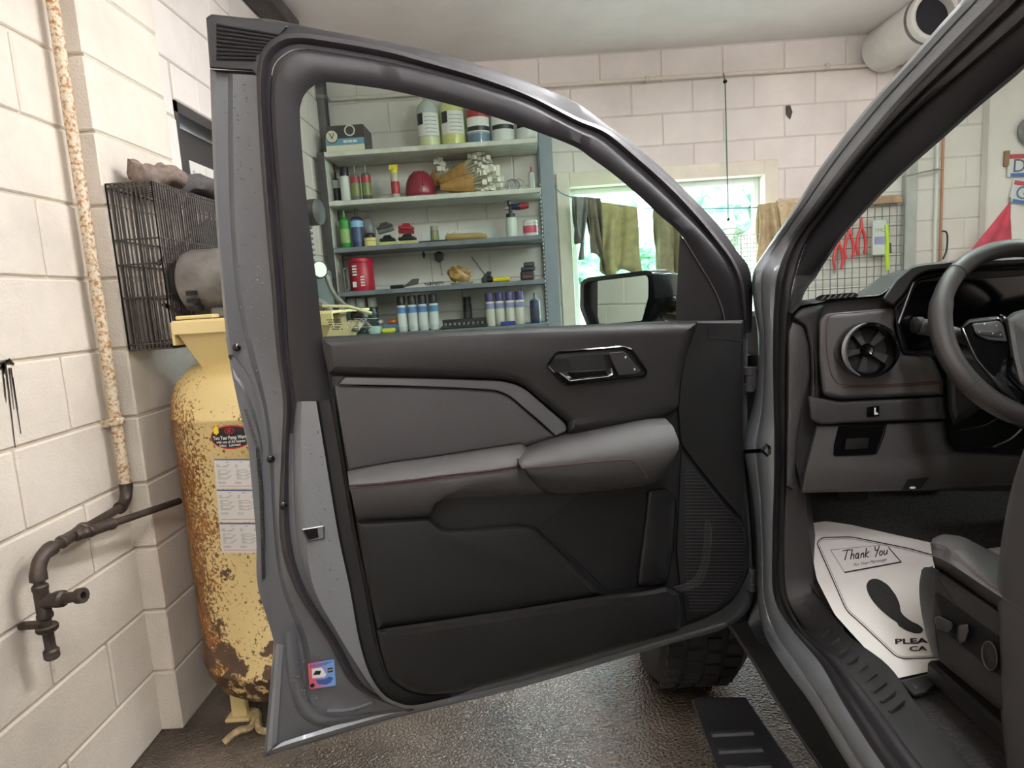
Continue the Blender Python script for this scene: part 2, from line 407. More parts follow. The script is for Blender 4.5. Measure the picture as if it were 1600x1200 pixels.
struct(MB().cbox((3.17, 4.38, 0), (4.2, 4.459, 2.84), .01).build('trim_3', BLOCKB, ang=0))

# ------------------------------------------------------------------ outside the window
struct(MB().box((-6, 4.7, -.3), (10, 30, -.2)).build('ground', mat('gravel', (170, 168, 158), .9, var=.1, vs=2), ang=0))
LEAF = mat('hazed_foliage', (150, 180, 146), .8, col2=(84, 124, 100), vs=5, th=(.4, .6))  # leaf colours kept pale to hold the distance haze
def tree(x, y, h, r, label):
    t = empty('tree', (x, y, -.2))
    MB().tube([(x, y, -.2), (x+.1, y, h*.5), (x, y, h*.8)], [.16, .12, .06], 8).build('trunk', mat('bark', (120, 104, 88), .9), t)
    c = MB()
    for i in range(46):
        a = random.uniform(0, 6.28); q = r*random.random()**.5; zz = h*.45 + h*.6*random.random(); s = random.uniform(.3, .6)*r*.6
        p = V((x + q*math.cos(a), y + q*math.sin(a), zz))
        rs = []
        for i2 in range(1, 5):
            th = math.pi*i2/5
            rs.append([p + V((math.sin(th)*math.cos(2*math.pi*k/7), math.sin(th)*math.sin(2*math.pi*k/7), math.cos(th)))*s*random.uniform(.75, 1.2) for k in range(7)])
        c.rings(rs, True, True, True)
    c.build('foliage', LEAF, t, 0)
    tag(t, label, 'tree', 'trees outside the window')
tree(1.0, 14, 3.0, 1.5, 'pale green tree outside the window behind the hanging towels')
tree(5.6, 15, 3.4, 1.6, 'pale green tree outside right half of the window')
tree(4.0, 20.5, 2.6, 1.5, 'distant low green tree outside between the other two')
hs = empty('house', (3.0, 24, -.2))
MB().box((-1, 24, -.2), (8, 28, 2.2)).build('wall', mat('pale_siding', (214, 214, 210), .7), hs, 0)
MB().add([(-1.3,23.7,2.2),(8.3,23.7,2.2),(8.3,28.3,2.2),(-1.3,28.3,2.2),(-.6,26,3.3),(7.6,26,3.3)], [(0,1,5,4),(2,3,4,5),(1,2,5),(3,0,4),(3,2,1,0)]).build('roof', mat('grey_shingle', (150, 148, 150), .8), hs, 0)
for i in range(3): MB().cbox((.5+i*2.6, 23.95, .6), (1.5+i*2.6, 24.02, 1.7), .02).build('window', mat('house_window', (90, 100, 110), .2), hs, 0)
tag(hs, 'pale house with grey roof far outside the window', 'house')

# ------------------------------------------------------------------ ceiling tube lamps (above and behind the photographer)
def lamp(x, y, label, power=1.0):
    t = empty('ceiling_lamp', (x, y, CZ))
    MB().add([(x-.14,y-.62,2.80),(x+.14,y-.62,2.80),(x+.14,y+.62,2.80),(x-.14,y+.62,2.80),(x-.05,y-.62,2.85),(x+.05,y-.62,2.85),(x+.05,y+.62,2.85),(x-.05,y+.62,2.85)], ((3,2,1,0),(4,5,6,7),(0,1,5,4),(1,2,6,5),(2,3,7,6),(3,0,4,7))).build('housing', mat('white_enamel', (232, 232, 228), .4), t, 0)
    for s in (-.06, .06): MB().lathe([(.013, 0), (.013, 1.2)], 10, (x+s, y-.6, 2.70), (0, 1, 0)).build('tube', mat('lit_tube' if power == 1.0 else 'lit_tube_dim', (247, 247, 249), .5, emit=LAMP_GLOW*power), t)  # tubes of lower power get a dimmer glow
    for e in (-.61, .61): MB().cbox((x-.09, y+e-.012, 2.66), (x+.09, y+e+.012, 2.80), .004).build('tube_holder', MATS['white_enamel'], t, 0)
    tag(t, label, 'lamp', 'ceiling tube lamps')
lamp(.95, 1.80, 'tube lamp on the ceiling above the open car door')
lamp(2.70, 1.80, 'tube lamp on the ceiling above the truck hood')
lamp(.30, -.40, 'tube lamp on the ceiling above the photographer', .8)
lamp(2.60, -.90, 'tube lamp on the ceiling above the truck bed', .8)
lamp(.60, -2.30, 'tube lamp on the ceiling far behind the photographer', .8)

# ------------------------------------------------------------------ pipes on the left wall
gp = empty('gas_pipe', (-1.17, 1.8, 0))
MB().tube([(-1.175, 1.795, CZ-.005), (-1.175, 1.795, .80)], .0155, 12).build('riser', RUSTP, gp)
MB().lathe([(.02, 0), (.022, .004), (.022, .016), (.02, .02)], 12, (-1.175, 1.795, 1.005), (0, 0, 1)).box((-1.215, 1.785, 1.0), (-1.19, 1.83, 1.022)).build('clamp', RUSTP, gp)
def fit(p0, p1, r, name='coupling', m=IRON, seg=14):
    p0 = V(p0); p1 = V(p1); L_ = (p1-p0).length
    return MB().lathe([(r*.86, 0), (r*1.05, .004), (r*1.05, .012), (r*.95, .015), (r*.95, L_-.015), (r*1.05, L_-.012), (r*1.05, L_-.004), (r*.86, L_)], seg, p0, p1-p0).build(name, m, gp)
def elbow(a, c, b, r, name='elbow'):
    pts = [V(a)]; a = V(a); b = V(b); c = V(c)
    for k in range(1, 8): t = k/8; pts.append(a*(1-t)**2 + c*2*t*(1-t) + b*t*t)
    pts.append(b); n = len(pts)
    MB().tube(pts, [r*1.12, r*1.12] + [r]*(n-4) + [r*1.12, r*1.12], 12).build(name, IRON, gp)
Z1 = .772
elbow((-1.175, 1.795, .83), (-1.175, 1.795, Z1), (-1.168, 1.74, Z1), .016)
MB().tube([(-1.168, 1.745, Z1), (-1.155, 1.52, Z1)], .0118, 12).build('branch_pipe', IRON, gp)
fit((-1.156, 1.56, Z1), (-1.152, 1.48, Z1), .016, 'tee')
fit((-1.156, 1.575, Z1), (-1.150, 1.555, Z1), .0195, 'collar')
MB().tube([(-1.152, 1.49, Z1), (-1.148, 1.43, Z1)], .0118, 12).build('branch_pipe', IRON, gp)
elbow((-1.15, 1.452, Z1), (-1.15, 1.395, Z1), (-1.15, 1.395, .715), .0165)
MB().tube([(-1.15, 1.395, .72), (-1.15, 1.395, .53)], .0118, 12).build('drip_leg', IRON, gp)
fit((-1.15, 1.395, .705), (-1.15, 1.395, .62), .0165, 'tee')
fit((-1.15, 1.395, .605), (-1.15, 1.395, .59), .022, 'union_nut')
fit((-1.15, 1.395, .545), (-1.15, 1.395, .52), .016, 'end_cap')
MB().lathe([(.017, 0), (.017, .03), (.0195, .032), (.0195, .05), (.013, .055), (.012, .085), (.018, .09), (.018, .105), (.008, .105), (.008, .09)], 12, (-1.145, 1.395, .663), (.8, -.1, .12)).build('nipple', IRON, gp)
MB().box((-1.212, 1.385, .60), (-1.15, 1.405, .612)).build('wall_strap', IRON, gp, 0)
a_ = V((-1.142, 1.53, .772)); b2 = V((-1.085, 1.90, .735))
MB().tube([a_, b2], .0105, 12).build('branch_pipe', IRON, gp)
d_ = (b2-a_).normalized(); fit(a_ + d_*.03, a_ + d_*.115, .0155, 'union_nut')
fit(a_ - d_*.01, a_ + d_*.03, .014, 'reducer')
tag(gp, 'rusty cream riser pipe with dark iron fittings on the left block wall', 'pipe')
pk = MB().cbox((-1.215, 1.19, .595), (-1.17, 1.23, .66), .008).lathe([(.012, 0), (.016, .03), (.01, .045)], 10, (-1.175, 1.21, .63), (.6, .5, -.2)).build('valve_stub', IRON)
tag(pk, 'black valve stub on the left wall at the frame edge', 'valve')
ds = MB()
for (x0, y0, x1, y1, w) in ((2, 578, 12, 562, 5), (12, 562, 22, 570, 4), (4, 575, 8, 620, 1.3), (9, 572, 24, 700, 1.6), (14, 575, 22, 640, 1.1), (17, 575, 33, 678, 1.3), (20, 590, 28, 640, 1.0), (6, 590, 10, 628, 1.2), (3, 566, 7, 584, 4)):
    p, q = V((x0, y0)), V((x1, y1)); n = V((-(q-p).y, (q-p).x)).normalized()*w
    ds.poly([atX(*(p+n), -1.2085), atX(*(q+n*.4), -1.2085), atX(*(q-n*.4), -1.2085), atX(*(p-n), -1.2085)])
ds.build('drip_stain', mat('black_drip', (34, 30, 29), .4), wl, 0)

# ------------------------------------------------------------------ air compressor
TC = V((-.855, 2.04, 0)); TR = .26
ac = empty('air_compressor', TC)
prof = [(.0, .045), (.10, .05), (.19, .075), (.235, .115), (.255, .16), (.26, .19), (.2635, .195), (.2635, .202), (.26, .207), (.26, .99), (.2635, .995), (.2635, 1.003), (.26, 1.008), (.255, 1.05), (.235, 1.10), (.19, 1.145), (.10, 1.175), (0, 1.18)]
tk = MB().lathe(prof, 56, TC).build('tank', TANKM, ac, 40)
for a in (.6, 2.7, 4.0, 5.4):
    c = TC + V((math.cos(a)*.19, math.sin(a)*.19, 0))
    MB().cbox((c.x-.025, c.y-.012, 0), (c.x+.025, c.y+.012, .13), .004).cbox((c.x-.04, c.y-.03, 0), (c.x+.04, c.y+.03, .012), .003).build('foot', CREAM, ac, 0)
def tk_pt(px, py, lift=.0015):
    """pixel onto the tank's cylinder"""
    d = ray(px, py); ox, oy = CAM.x - TC.x, CAM.y - TC.y; R = TR + lift
    A = d.x**2 + d.y**2; B = 2*(ox*d.x + oy*d.y); C_ = ox*ox + oy*oy - R*R; D_ = max(0, B*B - 4*A*C_)
    return CAM + d*((-B - math.sqrt(D_))/(2*A))
def tk_ell(name, cx, cy, rx, ry, m, lift, parent, n=40):
    ctr = tk_pt(cx, cy, lift); th0 = math.atan2(ctr.y-TC.y, ctr.x-TC.x); R = TR + lift
    sx = rx*ctr.y/F/R; sz = ry*ctr.y/F
    rs = [[TC + V((math.cos(th0+sx*s*math.cos(a))*R, math.sin(th0+sx*s*math.cos(a))*R, ctr.z + sz*s*math.sin(a))) for a in [2*math.pi*k/n for k in range(n)]] for s in (1, .75, .5, .25, .02)]
    return MB().rings(rs, True).build(name, m, parent)
def tk_text(name, s, cx, cy, hpx, m, parent, lift=.004, bold=.0, wpx=None):
    ctr = tk_pt(cx, cy, lift); th0 = math.atan2(ctr.y-TC.y, ctr.x-TC.x); R = TR + lift; sz = hpx*ctr.y/F*1.35
    b = text_mb(s, (0, 0, 0), (1, 0, 0), (0, 1, 0), 1, 0, 'CENTER', bold)
    xs = [p[0] for p in b.v]; k = 1.0
    if wpx: k = (wpx*ctr.y/F) / ((max(xs)-min(xs))*sz)
    b.v = [tuple(TC + V((math.cos(th0 + p[0]*sz*k/R)*R, math.sin(th0 + p[0]*sz*k/R)*R, ctr.z + (p[1]-.35)*sz))) for p in b.v]
    return b.build(name, m, parent, 0)
RED = mat('label_red', (196, 32, 40), .45); YEL = mat('label_yellow', (240, 214, 40), .4)
st = tk_ell('warranty_sticker', 361, 683, 34, 19.5, RED, .0012, ac); st['label'] = 'black oval pump warranty sticker with red rim'
tk_ell('sticker_face', 361, 683, 32, 17.5, mat('label_black', (28, 26, 27), .4), .0018, st)
tk_ell('oval_logo', 358, 673.5, 7.5, 5.2, RED, .0024, st); tk_ell('oval_logo_face', 358, 673.5, 6.3, 4.2, MATS['label_black'], .0028, st)
tk_text('lettering', 'IR', 358, 673.5, 6, RED, st, .0032, .02)
dp = [(337, 664), (341, 670), (342, 676), (338, 680), (334, 677), (333.5, 671)]
MB().poly([tk_pt(x, y, .0034) for x, y in dp]).build('oil_drop', YEL, st, 0)
tk_text('lettering', 'Two Year Pump Warran', 360.5, 683.5, 6.2, WHITEP, st, .0032, .03, 58)
tk_text('lettering', 'with use of All Season', 360, 690, 4.6, WHITEP, st, .0032, .02, 46)
tk_text('lettering', 'Select   Lubricant', 359, 695.5, 4.4, WHITEP, st, .0032, .02, 34)
PAPER = mat('paper_white', (226, 222, 216), .6); BLUEP = mat('label_blue', (62, 92, 160), .5); INK = mat('grey_ink', (132, 128, 132), .7); REDL = mat('pale_red_ink', (208, 120, 120), .7)
def tk_quad(name, x0, y0, x1, y1, m, lift, parent, n=6, sk=0.0):
    rs = []
    for y in (y0, y1):
        off = sk*(y - 716)
        rs.append([tk_pt(x0 + off + (x1-x0)*i/n, y, lift) for i in range(n+1)])
    return MB().rings(rs, False).build(name, m, parent)
for i, (y0, y1) in enumerate(((717, 764), (765, 816), (817, 864))):
    lab = tk_quad('instruction_label', 334, y0, 408, y1, PAPER, .0015, ac, 8, .083); lab['label'] = 'white printed instruction label with a blue top band'
    tk_quad('blue_band', 334.5, y0 + .3, 408, y0 + 2.2, BLUEP, .002, lab, 8, .083)
    inkb = MB()
    def inkline(xa, xb, yy, h=.55):
        off = .083*(yy-716); inkb.poly([tk_pt(xa+off, yy, .002), tk_pt(xb+off, yy, .002), tk_pt(xb+off, yy+h, .002), tk_pt(xa+off, yy+h, .002)])
    inkline(352, 378, y0+4.5, .9)
    for q in range(3): inkline(337, 358 - q*2, y0 + 9 + q*1.7); inkline(366, 392, y0 + 9 + q*1.7)
    for q in range(9): inkline(338, 352 + (q*7 % 9), y0 + 17 + q*1.8); inkline(367, 384 + (q*5 % 8), y0 + 17 + q*1.8)
    for q in range(2): inkline(338, 350, y0 + 36 + q*1.8); inkline(364, 374, y0 + 36 + q*1.8)
    inkb.build('print', INK, lab, 0)
    tk_quad('red_line', 338, y1 - 5, 406, y1 - 4.3, REDL, .002, lab, 8, .083)
# platform and saddle on top of the tank
PY = 1.80
def Pf(px, py, w=0.0): return atY(px, py, PY + w)
MB().rings([[Pf(268, 503), Pf(352, 500), Pf(352, 523), Pf(270, 523)], [Pf(268, 503, .42), Pf(352, 500, .42), Pf(352, 523, .42), Pf(270, 523, .42)]], True, True, True)
zt, zm, zbm = Pf(300, 502).z, Pf(300, 522).z, Pf(300, 577).z
pl = MB(); x0 = Pf(268, 510).x
pl.cbox((x0, PY, zt-.004), (x0+.46, PY+.46, zt+.004), .002); pl.cbox((x0, PY-.004, zm), (x0+.46, PY+.004, zt), .002); pl.cbox((x0-.004, PY, zm-.03), (x0+.004, PY+.46, zt), .002)
pl.build('platform', CREAM, ac, 0)
sx = Pf(297, 577).x
MB().add([(x0+.01, PY+.01, zm), (x0+.45, PY+.01, zm), (sx+.32, PY+.10, zbm-.03), (sx, PY+.10, zbm-.03), (x0+.01, PY+.45, zm), (x0+.45, PY+.45, zm), (sx+.32, PY+.36, zbm-.03), (sx, PY+.36, zbm-.03)], ((0,1,2,3),(7,6,5,4),(4,5,1,0),(1,5,6,2),(3,2,6,7),(0,3,7,4))).build('saddle', CREAM, ac, 0)
MB().cbox((x0+.01, PY+.005, zt+.006), (x0+.12, PY+.05, zt+.017), .003).build('belt_tension_bar', CREAM, ac, 0)
mz = Pf(310, 437).z; ml = atY(283, 437, 1.92).x + .012
MB().lathe([(.04, 0), (.07, .004), (.088, .018), (.0945, .04), (.0945, .29), (.085, .31), (.05, .318)], 32, (ml, 1.92, mz), (1, 0, 0)).build('motor', GREYMET, ac)
for i in range(3):
    z = mz - .035 - i*.021; 
    MB().box((ml+.045, 1.92-.0952, z-.006), (ml+.075, 1.86, z+.006)).build('vent_slot', SEAM, ac, 0)
MB().cbox((ml+.10, 1.84, zt+.004), (ml+.28, 2.0, mz-.08), .006).build('motor_foot', GREYMET, ac, 0)
MB().lathe([(.03, 0), (.06, .005), (.06, .03), (.02, .034)], 24, (ml-.035, 1.92, mz), (1, 0, 0)).build('motor_pulley', BLKMET, ac)
# belt guard cage of wires
CX0, CX1, CY0, CY1, CZ0, CZ1 = -1.137, -1.006, 1.845, 2.62, 1.213, 1.684
bg = MB(); r_ = .0021
def wire(*p, r=.0027, seg=5): bg.tube(p, r, seg)
n = 11
for i in range(n+1):
    x = CX0 + (CX1-CX0)*i/n; wire((x, CY0, CZ0), (x, CY0, CZ1)); wire((x, CY1, CZ0), (x, CY1, CZ1))
n = 58
for i in range(n+1):
    y = CY0 + (CY1-CY0)*i/n; wire((CX1, y, CZ0), (CX1, y, CZ1)); 
    if i % 2 == 0: wire((CX0, y, CZ0), (CX0, y, CZ1))
for z in (CZ0, CZ0+.016, CZ0+.15, CZ0+.245, CZ0+.315, CZ1-.012, CZ1):
    wire((CX0, CY0, z), (CX1, CY0, z), r=.0026); wire((CX1, CY0, z), (CX1, CY1, z), r=.0026); wire((CX0, CY0, z), (CX0, CY1, z), r=.0026)
for i in range(8):
    x = CX0 + (CX1-CX0)*i/7; wire((x, CY0, CZ1), (x, CY1, CZ1)); wire((x, CY0, CZ0), (x, CY1, CZ0))
bgo = bg.build('belt_guard', WIRE, ac); bgo['label'] = 'dark wire cage around the drive belt'; bgo['kind'] = 'stuff'
MB().lathe([(.05, 0), (.19, .0), (.205, .01), (.205, .045), (.19, .055), (.17, .05), (.17, .02), (.06, .02), (.05, .05)], 36, (-1.085, 2.33, 1.43), (1, 0, 0)).build('flywheel', BLKMET, ac)
MB().tube([(-1.06, 1.92, mz+.06), (-1.06, 2.28, 1.63)], .007, 8).build('drive_belt', RUBBER, ac); MB().tube([(-1.06, 1.92, mz-.06), (-1.06, 2.3, 1.225)], .007, 8).build('drive_belt', RUBBER, ac)
# pump head seen through the door window
pc = atY(478, 400, 2.25); pcx = pc.x - .03
MB().cbox((pcx-.10, 2.17, zt+.004), (pcx+.08, 2.38, zt+.16), .015).build('crankcase', BLKMET, ac, 0)
fn = MB()
for i in range(9): fn.lathe([(.055, 0), (.055, .006), (.04, .007), (.04, .017)], 18, (pcx+.0, 2.27, zt+.16+i*.019))
fn.build('cylinder_fins', GREYMET, ac)
MB().lathe([(.05, 0), (.05, .03), (.035, .04)], 18, (pcx, 2.27, zt+.16+9*.019)).build('cylinder_head', GREYMET, ac)
MB().lathe([(.03, 0), (.045, .008), (.045, .05), (.03, .058)], 18, (pcx+.04, 2.27, 1.63), (1, -.2, 0)).build('intake_filter', BLKMET, ac)
gc = atY(502, 421, 2.12)
g_ = MB().lathe([(.028, 0), (.03, .004), (.03, .02), (.026, .022)], 24, gc + V((-.02, .01, 0)), (.75, -.66, 0)).build('pressure_gauge', BLKMET, ac)
MB().lathe([(.0, 0), (.025, 0), (.025, .001)], 24, gc + V((-.02, .01, 0)) + V((.75, -.66, 0)).normalized()*.0222, (.75, -.66, 0)).build('dial', WHITEP, g_)
MB().tube(cr([gc + V((0, .05, -.02)), gc + V((.03, .03, -.09)), gc + V((.10, .02, -.16)), gc + V((.13, .05, -.2))], 6), .008, 8).build('discharge_tube', GREYMET, ac)
pb = atY(515, 507, 2.05)
MB().cbox((pb.x-.04, 2.02, pb.z-.05), (pb.x+.045, 2.10, pb.z+.03), .006).build('pressure_switch', mat('aged_cream_box', (198, 190, 160), .5, var=.1, vs=20), ac, 0)
MB().tube([atY(503, 478, 2.0), atY(545, 479, 2.02), atY(581, 490, 2.04)], [.004, .005, .006], 8).build('unloader_lever', mat('pale_lever', (190, 184, 150), .5), ac)
MB().tube(cr([atY(497, 470, 2.1), atY(512, 480, 2.1), atY(530, 505, 2.1), atY(560, 515, 2.12)], 5), .011, 8).build('hose', GREYMET, ac)
MB().cbox(atY(548, 500, 2.1), atY(575, 486, 2.16), .006).build('manifold', BLKMET, ac, 0)
tag(ac, 'rusted cream vertical tank air compressor with wire belt guard by left wall', 'compressor')

def lump(name, c, size, m, seed=0, n=14, rough=.22, parent=None, flat=.0):
    """crumpled cloth-like lump"""
    rr = random.Random(seed); c = V(c); rs = []
    ph = [rr.uniform(0, 6.28) for _ in range(6)]
    for i in range(1, 9):
        th = math.pi*i/9; ring = []
        for k in range(n):
            a = 2*math.pi*k/n
            q = 1 + rough*(math.sin(3*a+ph[0]+th*2)*.5 + math.sin(5*a+ph[1]-th*3)*.4 + math.sin(2*th+ph[2]+a)*.5)
            z = math.cos(th)*size[2]*q
            if z < 0: z *= (1-flat)
            ring.append(c + V((math.sin(th)*math.cos(a)*size[0]*q, math.sin(th)*math.sin(a)*size[1]*q, z)))
        rs.append(ring)
    return MB().rings(rs, True, True, True).build(name, m, parent, 60)
RAG1 = mat('brown_rag', (112, 97, 88), .9, var=.18, vs=60, bump=.4, bs=220); RAG2 = mat('charcoal_rag', (74, 70, 70), .9, var=.15, vs=60, bump=.4, bs=220)
def glove(name, a, b, w, h, m, seed):
    a = V(a); b = V(b); rr = random.Random(seed); d = b-a; side = V((d.y, -d.x, 0)).normalized(); rs = []; n = 12; N_ = 12
    for i in range(N_+1):
        t = i/N_; c = a + d*t + V((0, 0, h*.5 + .016 + .006*math.sin(t*7+seed))); ww = w*(.75+.35*math.sin(t*5+seed))*(.35 if i in (0, N_) else 1)
        rs.append([c + side*(ww*math.cos(2*math.pi*k/n)*(1+.12*rr.random())) + V((0, 0, 1))*(h*.5*math.sin(2*math.pi*k/n)*(1+.3*math.sin(k*2.1+i))) for k in range(n)])
    return MB().rings(rs, True, True, True).build(name, m, None, 60)
tag(glove('rag', (-1.09, 1.90, CZ1), (-1.05, 2.08, CZ1), .045, .06, RAG1, 3), 'rolled brown shop rag on the wire belt guard', 'rag')
tag(glove('rag', (-1.06, 2.10, CZ1), (-1.02, 2.36, CZ1), .05, .06, RAG2, 5), 'charcoal grey rag bunched on the wire belt guard', 'rag')
# clipboard sheet on the dark door
q0 = atX(298, 262, -1.296); q1 = atX(345, 330, -1.296)
ps = MB().box((-1.2998, q0.y, q1.z-.10), (-1.298, q0.y+.22, q0.z+.03)).build('paper_sheet', PAPER, None, 0)
tag(ps, 'white paper form taped on the dark door', 'paper')
text_mb('Stock #', (-1.2975, q0.y+.02, q0.z-.03), (0, 1, 0), (0, 0, 1), .035).build('lettering', BLACKP, ps, 0)
text_mb('Name:', (-1.2975, q0.y+.02, q0.z-.085), (0, 1, 0), (0, 0, 1), .024).build('lettering', BLACKP, ps, 0)
lm = MB()
for i in range(5): lm.box((-1.2979, q0.y+.02, q0.z-.05-i*.04), (-1.2975, q0.y+.2, q0.z-.048-i*.04))
lm.box((-1.2979, q0.y+.135, q0.z-.2), (-1.2975, q0.y+.137, q0.z+.02)).build('rule_line', INK, ps, 0)
# crumpled strap and chips on the floor by the tank
fp = atZ(377, 1152, 0)
tag(MB().tube(cr([(fp.x-.04, fp.y-.03, .006), (fp.x-.01, fp.y, .02), (fp.x+.02, fp.y+.03, .012), (fp.x+.02, fp.y+.08, .03), (fp.x+.05, fp.y+.02, .01), (fp.x+.09, fp.y+.01, .008)], 6), .011, 6).build('strap', mat('soiled_strap', (168, 146, 108), .9, var=.2, vs=60), None, 50), 'soiled tan strap curled on the floor beneath the tank', 'strap')
ch = MB(); rr = random.Random(11)
for i in range(40):
    p = atZ(rr.uniform(430, 900), rr.uniform(1110, 1198), 0)
    s = rr.uniform(.001, .004); ch.lathe([(s, 0), (s*.8, s*.5), (s*.2, s*.6)], 5, p + V((0, 0, .0005)))
tag(ch.build('debris', mat('paint_chip', (160, 150, 138), .7), None, 0), 'small pale chips scattered on the wet floor', 'debris', kind='stuff')
# ------------------------------------------------------------------ back wall fittings
cz = 2.656
co = empty('conduit', (.8, 4.44, cz))
MB().tube([(-1.15, 4.435, cz+.01), (2.85, 4.435, cz-.008)], .0125, 10).build('tube', mat('painted_conduit_back', (222, 212, 200), .5), co)
for x in (-.5, .95, 2.13): MB().cbox((x-.012, 4.42, cz-.02), (x+.012, 4.459, cz+.02), .004).build('clamp', mat('painted_clamp', (206, 198, 188), .5), co, 0)
tag(co, 'pale painted conduit running along the top of the back wall', 'conduit')
cp = atY(1133, 128, 4.39)
cl = empty('pull_cord', (cp.x, 4.39, 1.7))
MB().tube([(cp.x, 4.42, cz), (cp.x, 4.39, cp.z), (cp.x+.006, 4.39, 1.72)], .004, 6).build('cord', mat('green_cord', (66, 120, 98), .7), cl)
MB().lathe([(.004, 0), (.012, .006), (.014, .016), (.004, .026)], 10, (cp.x, 4.39, cp.z-.01)).build('knot', SEAM, cl); MB().lathe([(.003, 0), (.01, .006), (.01, .014), (.003, .022)], 10, (cp.x+.006, 4.39, 1.705)).build('hook', SEAM, cl)
tag(cl, 'thin green cord hanging from the conduit before the window', 'cord')
hp = atY(1232, 165, 4.455)
tag(MB().add([hp+V((-.02,0,.0)), hp+V((.012,0,.002)), hp+V((.018,0,-.05)), hp+V((.01,0,-.09)), hp+V((-.018,0,-.055)), hp+V((-.01,-.03,-.01)), hp+V((.014,-.03,-.05))], ((0,1,5),(1,2,6,5),(2,3,6),(3,4,5,6),(4,0,5),(0,4,3,2,1))).build('wall_bracket', mat('dark_bracket', (86, 78, 76), .6), None, 0), 'small dark metal bracket sticking out of the back wall', 'bracket')
dc = atY(1460, 24, 3.9)
du = empty('vent_duct', (dc.x, 3.9, dc.z))
MB().lathe([(.112, .05), (.112, -.01), (.125, -.02), (.137, -.012), (.14, 0), (.14, .51)], 40, (dc.x, 3.9, dc.z), (0, 1, 0), False, False).build('pipe', mat('white_duct', (216, 212, 206), .5, var=.03, vs=12), du)
MB().lathe([(0, .05), (.113, .05), (.113, .06)], 40, (dc.x, 3.9, dc.z), (0, 1, 0)).build('dark_mouth', mat('duct_inside', (22, 20, 28), .6), du)
MB().lathe([(.142, .03), (.146, .035), (.146, .05), (.142, .055)], 40, (dc.x, 3.9, dc.z), (0, 1, 0), False, False).build('clamp_band', GREYMET, du)
tag(du, 'white round vent duct with dark mouth under the ceiling', 'duct')
# dark drain pipe in the back left corner
p0 = atY(505, 150, 4.36)
bp_ = empty('drain_pipe', (p0.x-.02, 4.38, 0))
MB().tube([(p0.x-.02, 4.38, CZ-.005), (p0.x-.02, 4.38, 0.0)], .04, 14).build('pipe', mat('dark_pipe', (62, 58, 60), .5, var=.12, vs=20), bp_)
MB().lathe([(.043, 0), (.045, .004), (.045, .022), (.043, .026)], 14, (p0.x-.02, 4.38, p0.z-.02)).build('collar', GREYMET, bp_)
tag(bp_, 'dark vertical drain pipe in the corner left of the shelves', 'pipe')

# ------------------------------------------------------------------ shelf unit and what stands on it
YS = 4.12; SX0, SX1 = -1.145, .165
su = empty('shelf_unit', (-.45, 4.3, 0))
SZ = [2.262, 1.962, 1.672, 1.394, 1.112]
for i, z in enumerate(SZ):
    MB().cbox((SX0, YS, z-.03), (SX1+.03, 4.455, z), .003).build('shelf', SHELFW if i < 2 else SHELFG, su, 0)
MB().cbox((SX1+.03, YS-.01, 0), (SX1+.115, YS+.02, 2.30), .004).build('post', mat('blue_grey_post', (126, 134, 142), .5, var=.06, vs=8), su, 0)
MB().cbox((SX0-.045, YS-.005, 0), (SX0-.005, YS+.03, 2.262), .004).build('post', BLKMET, su, 0)
MB().cbox((SX0-.03, YS+.03, .6), (SX0-.004, 4.33, 2.262), .003).build('side_board', SHELFW, su, 0)
MB().cbox((SX1+.035, 4.42, 0), (SX1+.10, 4.455, 2.30), .004).build('post', SHELFG, su, 0)
hol = MB()
for i in range(34): hol.lathe([(.0, 0), (.006, 0), (.006, .002)], 6, (SX1+.028, YS-.004, 1.12+i*.026), (0, -1, 0))
hol.build('post_holes', WHITEP, su, 0)['kind'] = 'stuff'
MB().box((-.62, 4.452, 1.68), (-.10, 4.457, 1.77)).build('back_board', WHITEP, su, 0)
tag(su, 'five tier shelf unit of worn white and grey boards on the back wall', 'shelf')
def sx(px, i, y=4.2): return atY(px, [228, 305, 378, 447, 514][i], y).x
SZT = lambda i: SZ[i] + .0005
PXM = 4.17/F
def mesh_of(mb, m, key, ang=35):
    if key not in _bm: me = mb().mesh(key.split('|')[0], ang); me.materials.append(m); _bm[key] = me
    return _bm[key]
def thing_parts(name, loc, parts, label, cat, group=None):
    """thing made of shared part meshes modelled about its base"""
    t = empty(name, loc)
    for pn, me in parts:
        o = bpy.data.objects.new(pn, me); COL.objects.link(o); o.parent = t
    tag(t, label, cat, group); return t
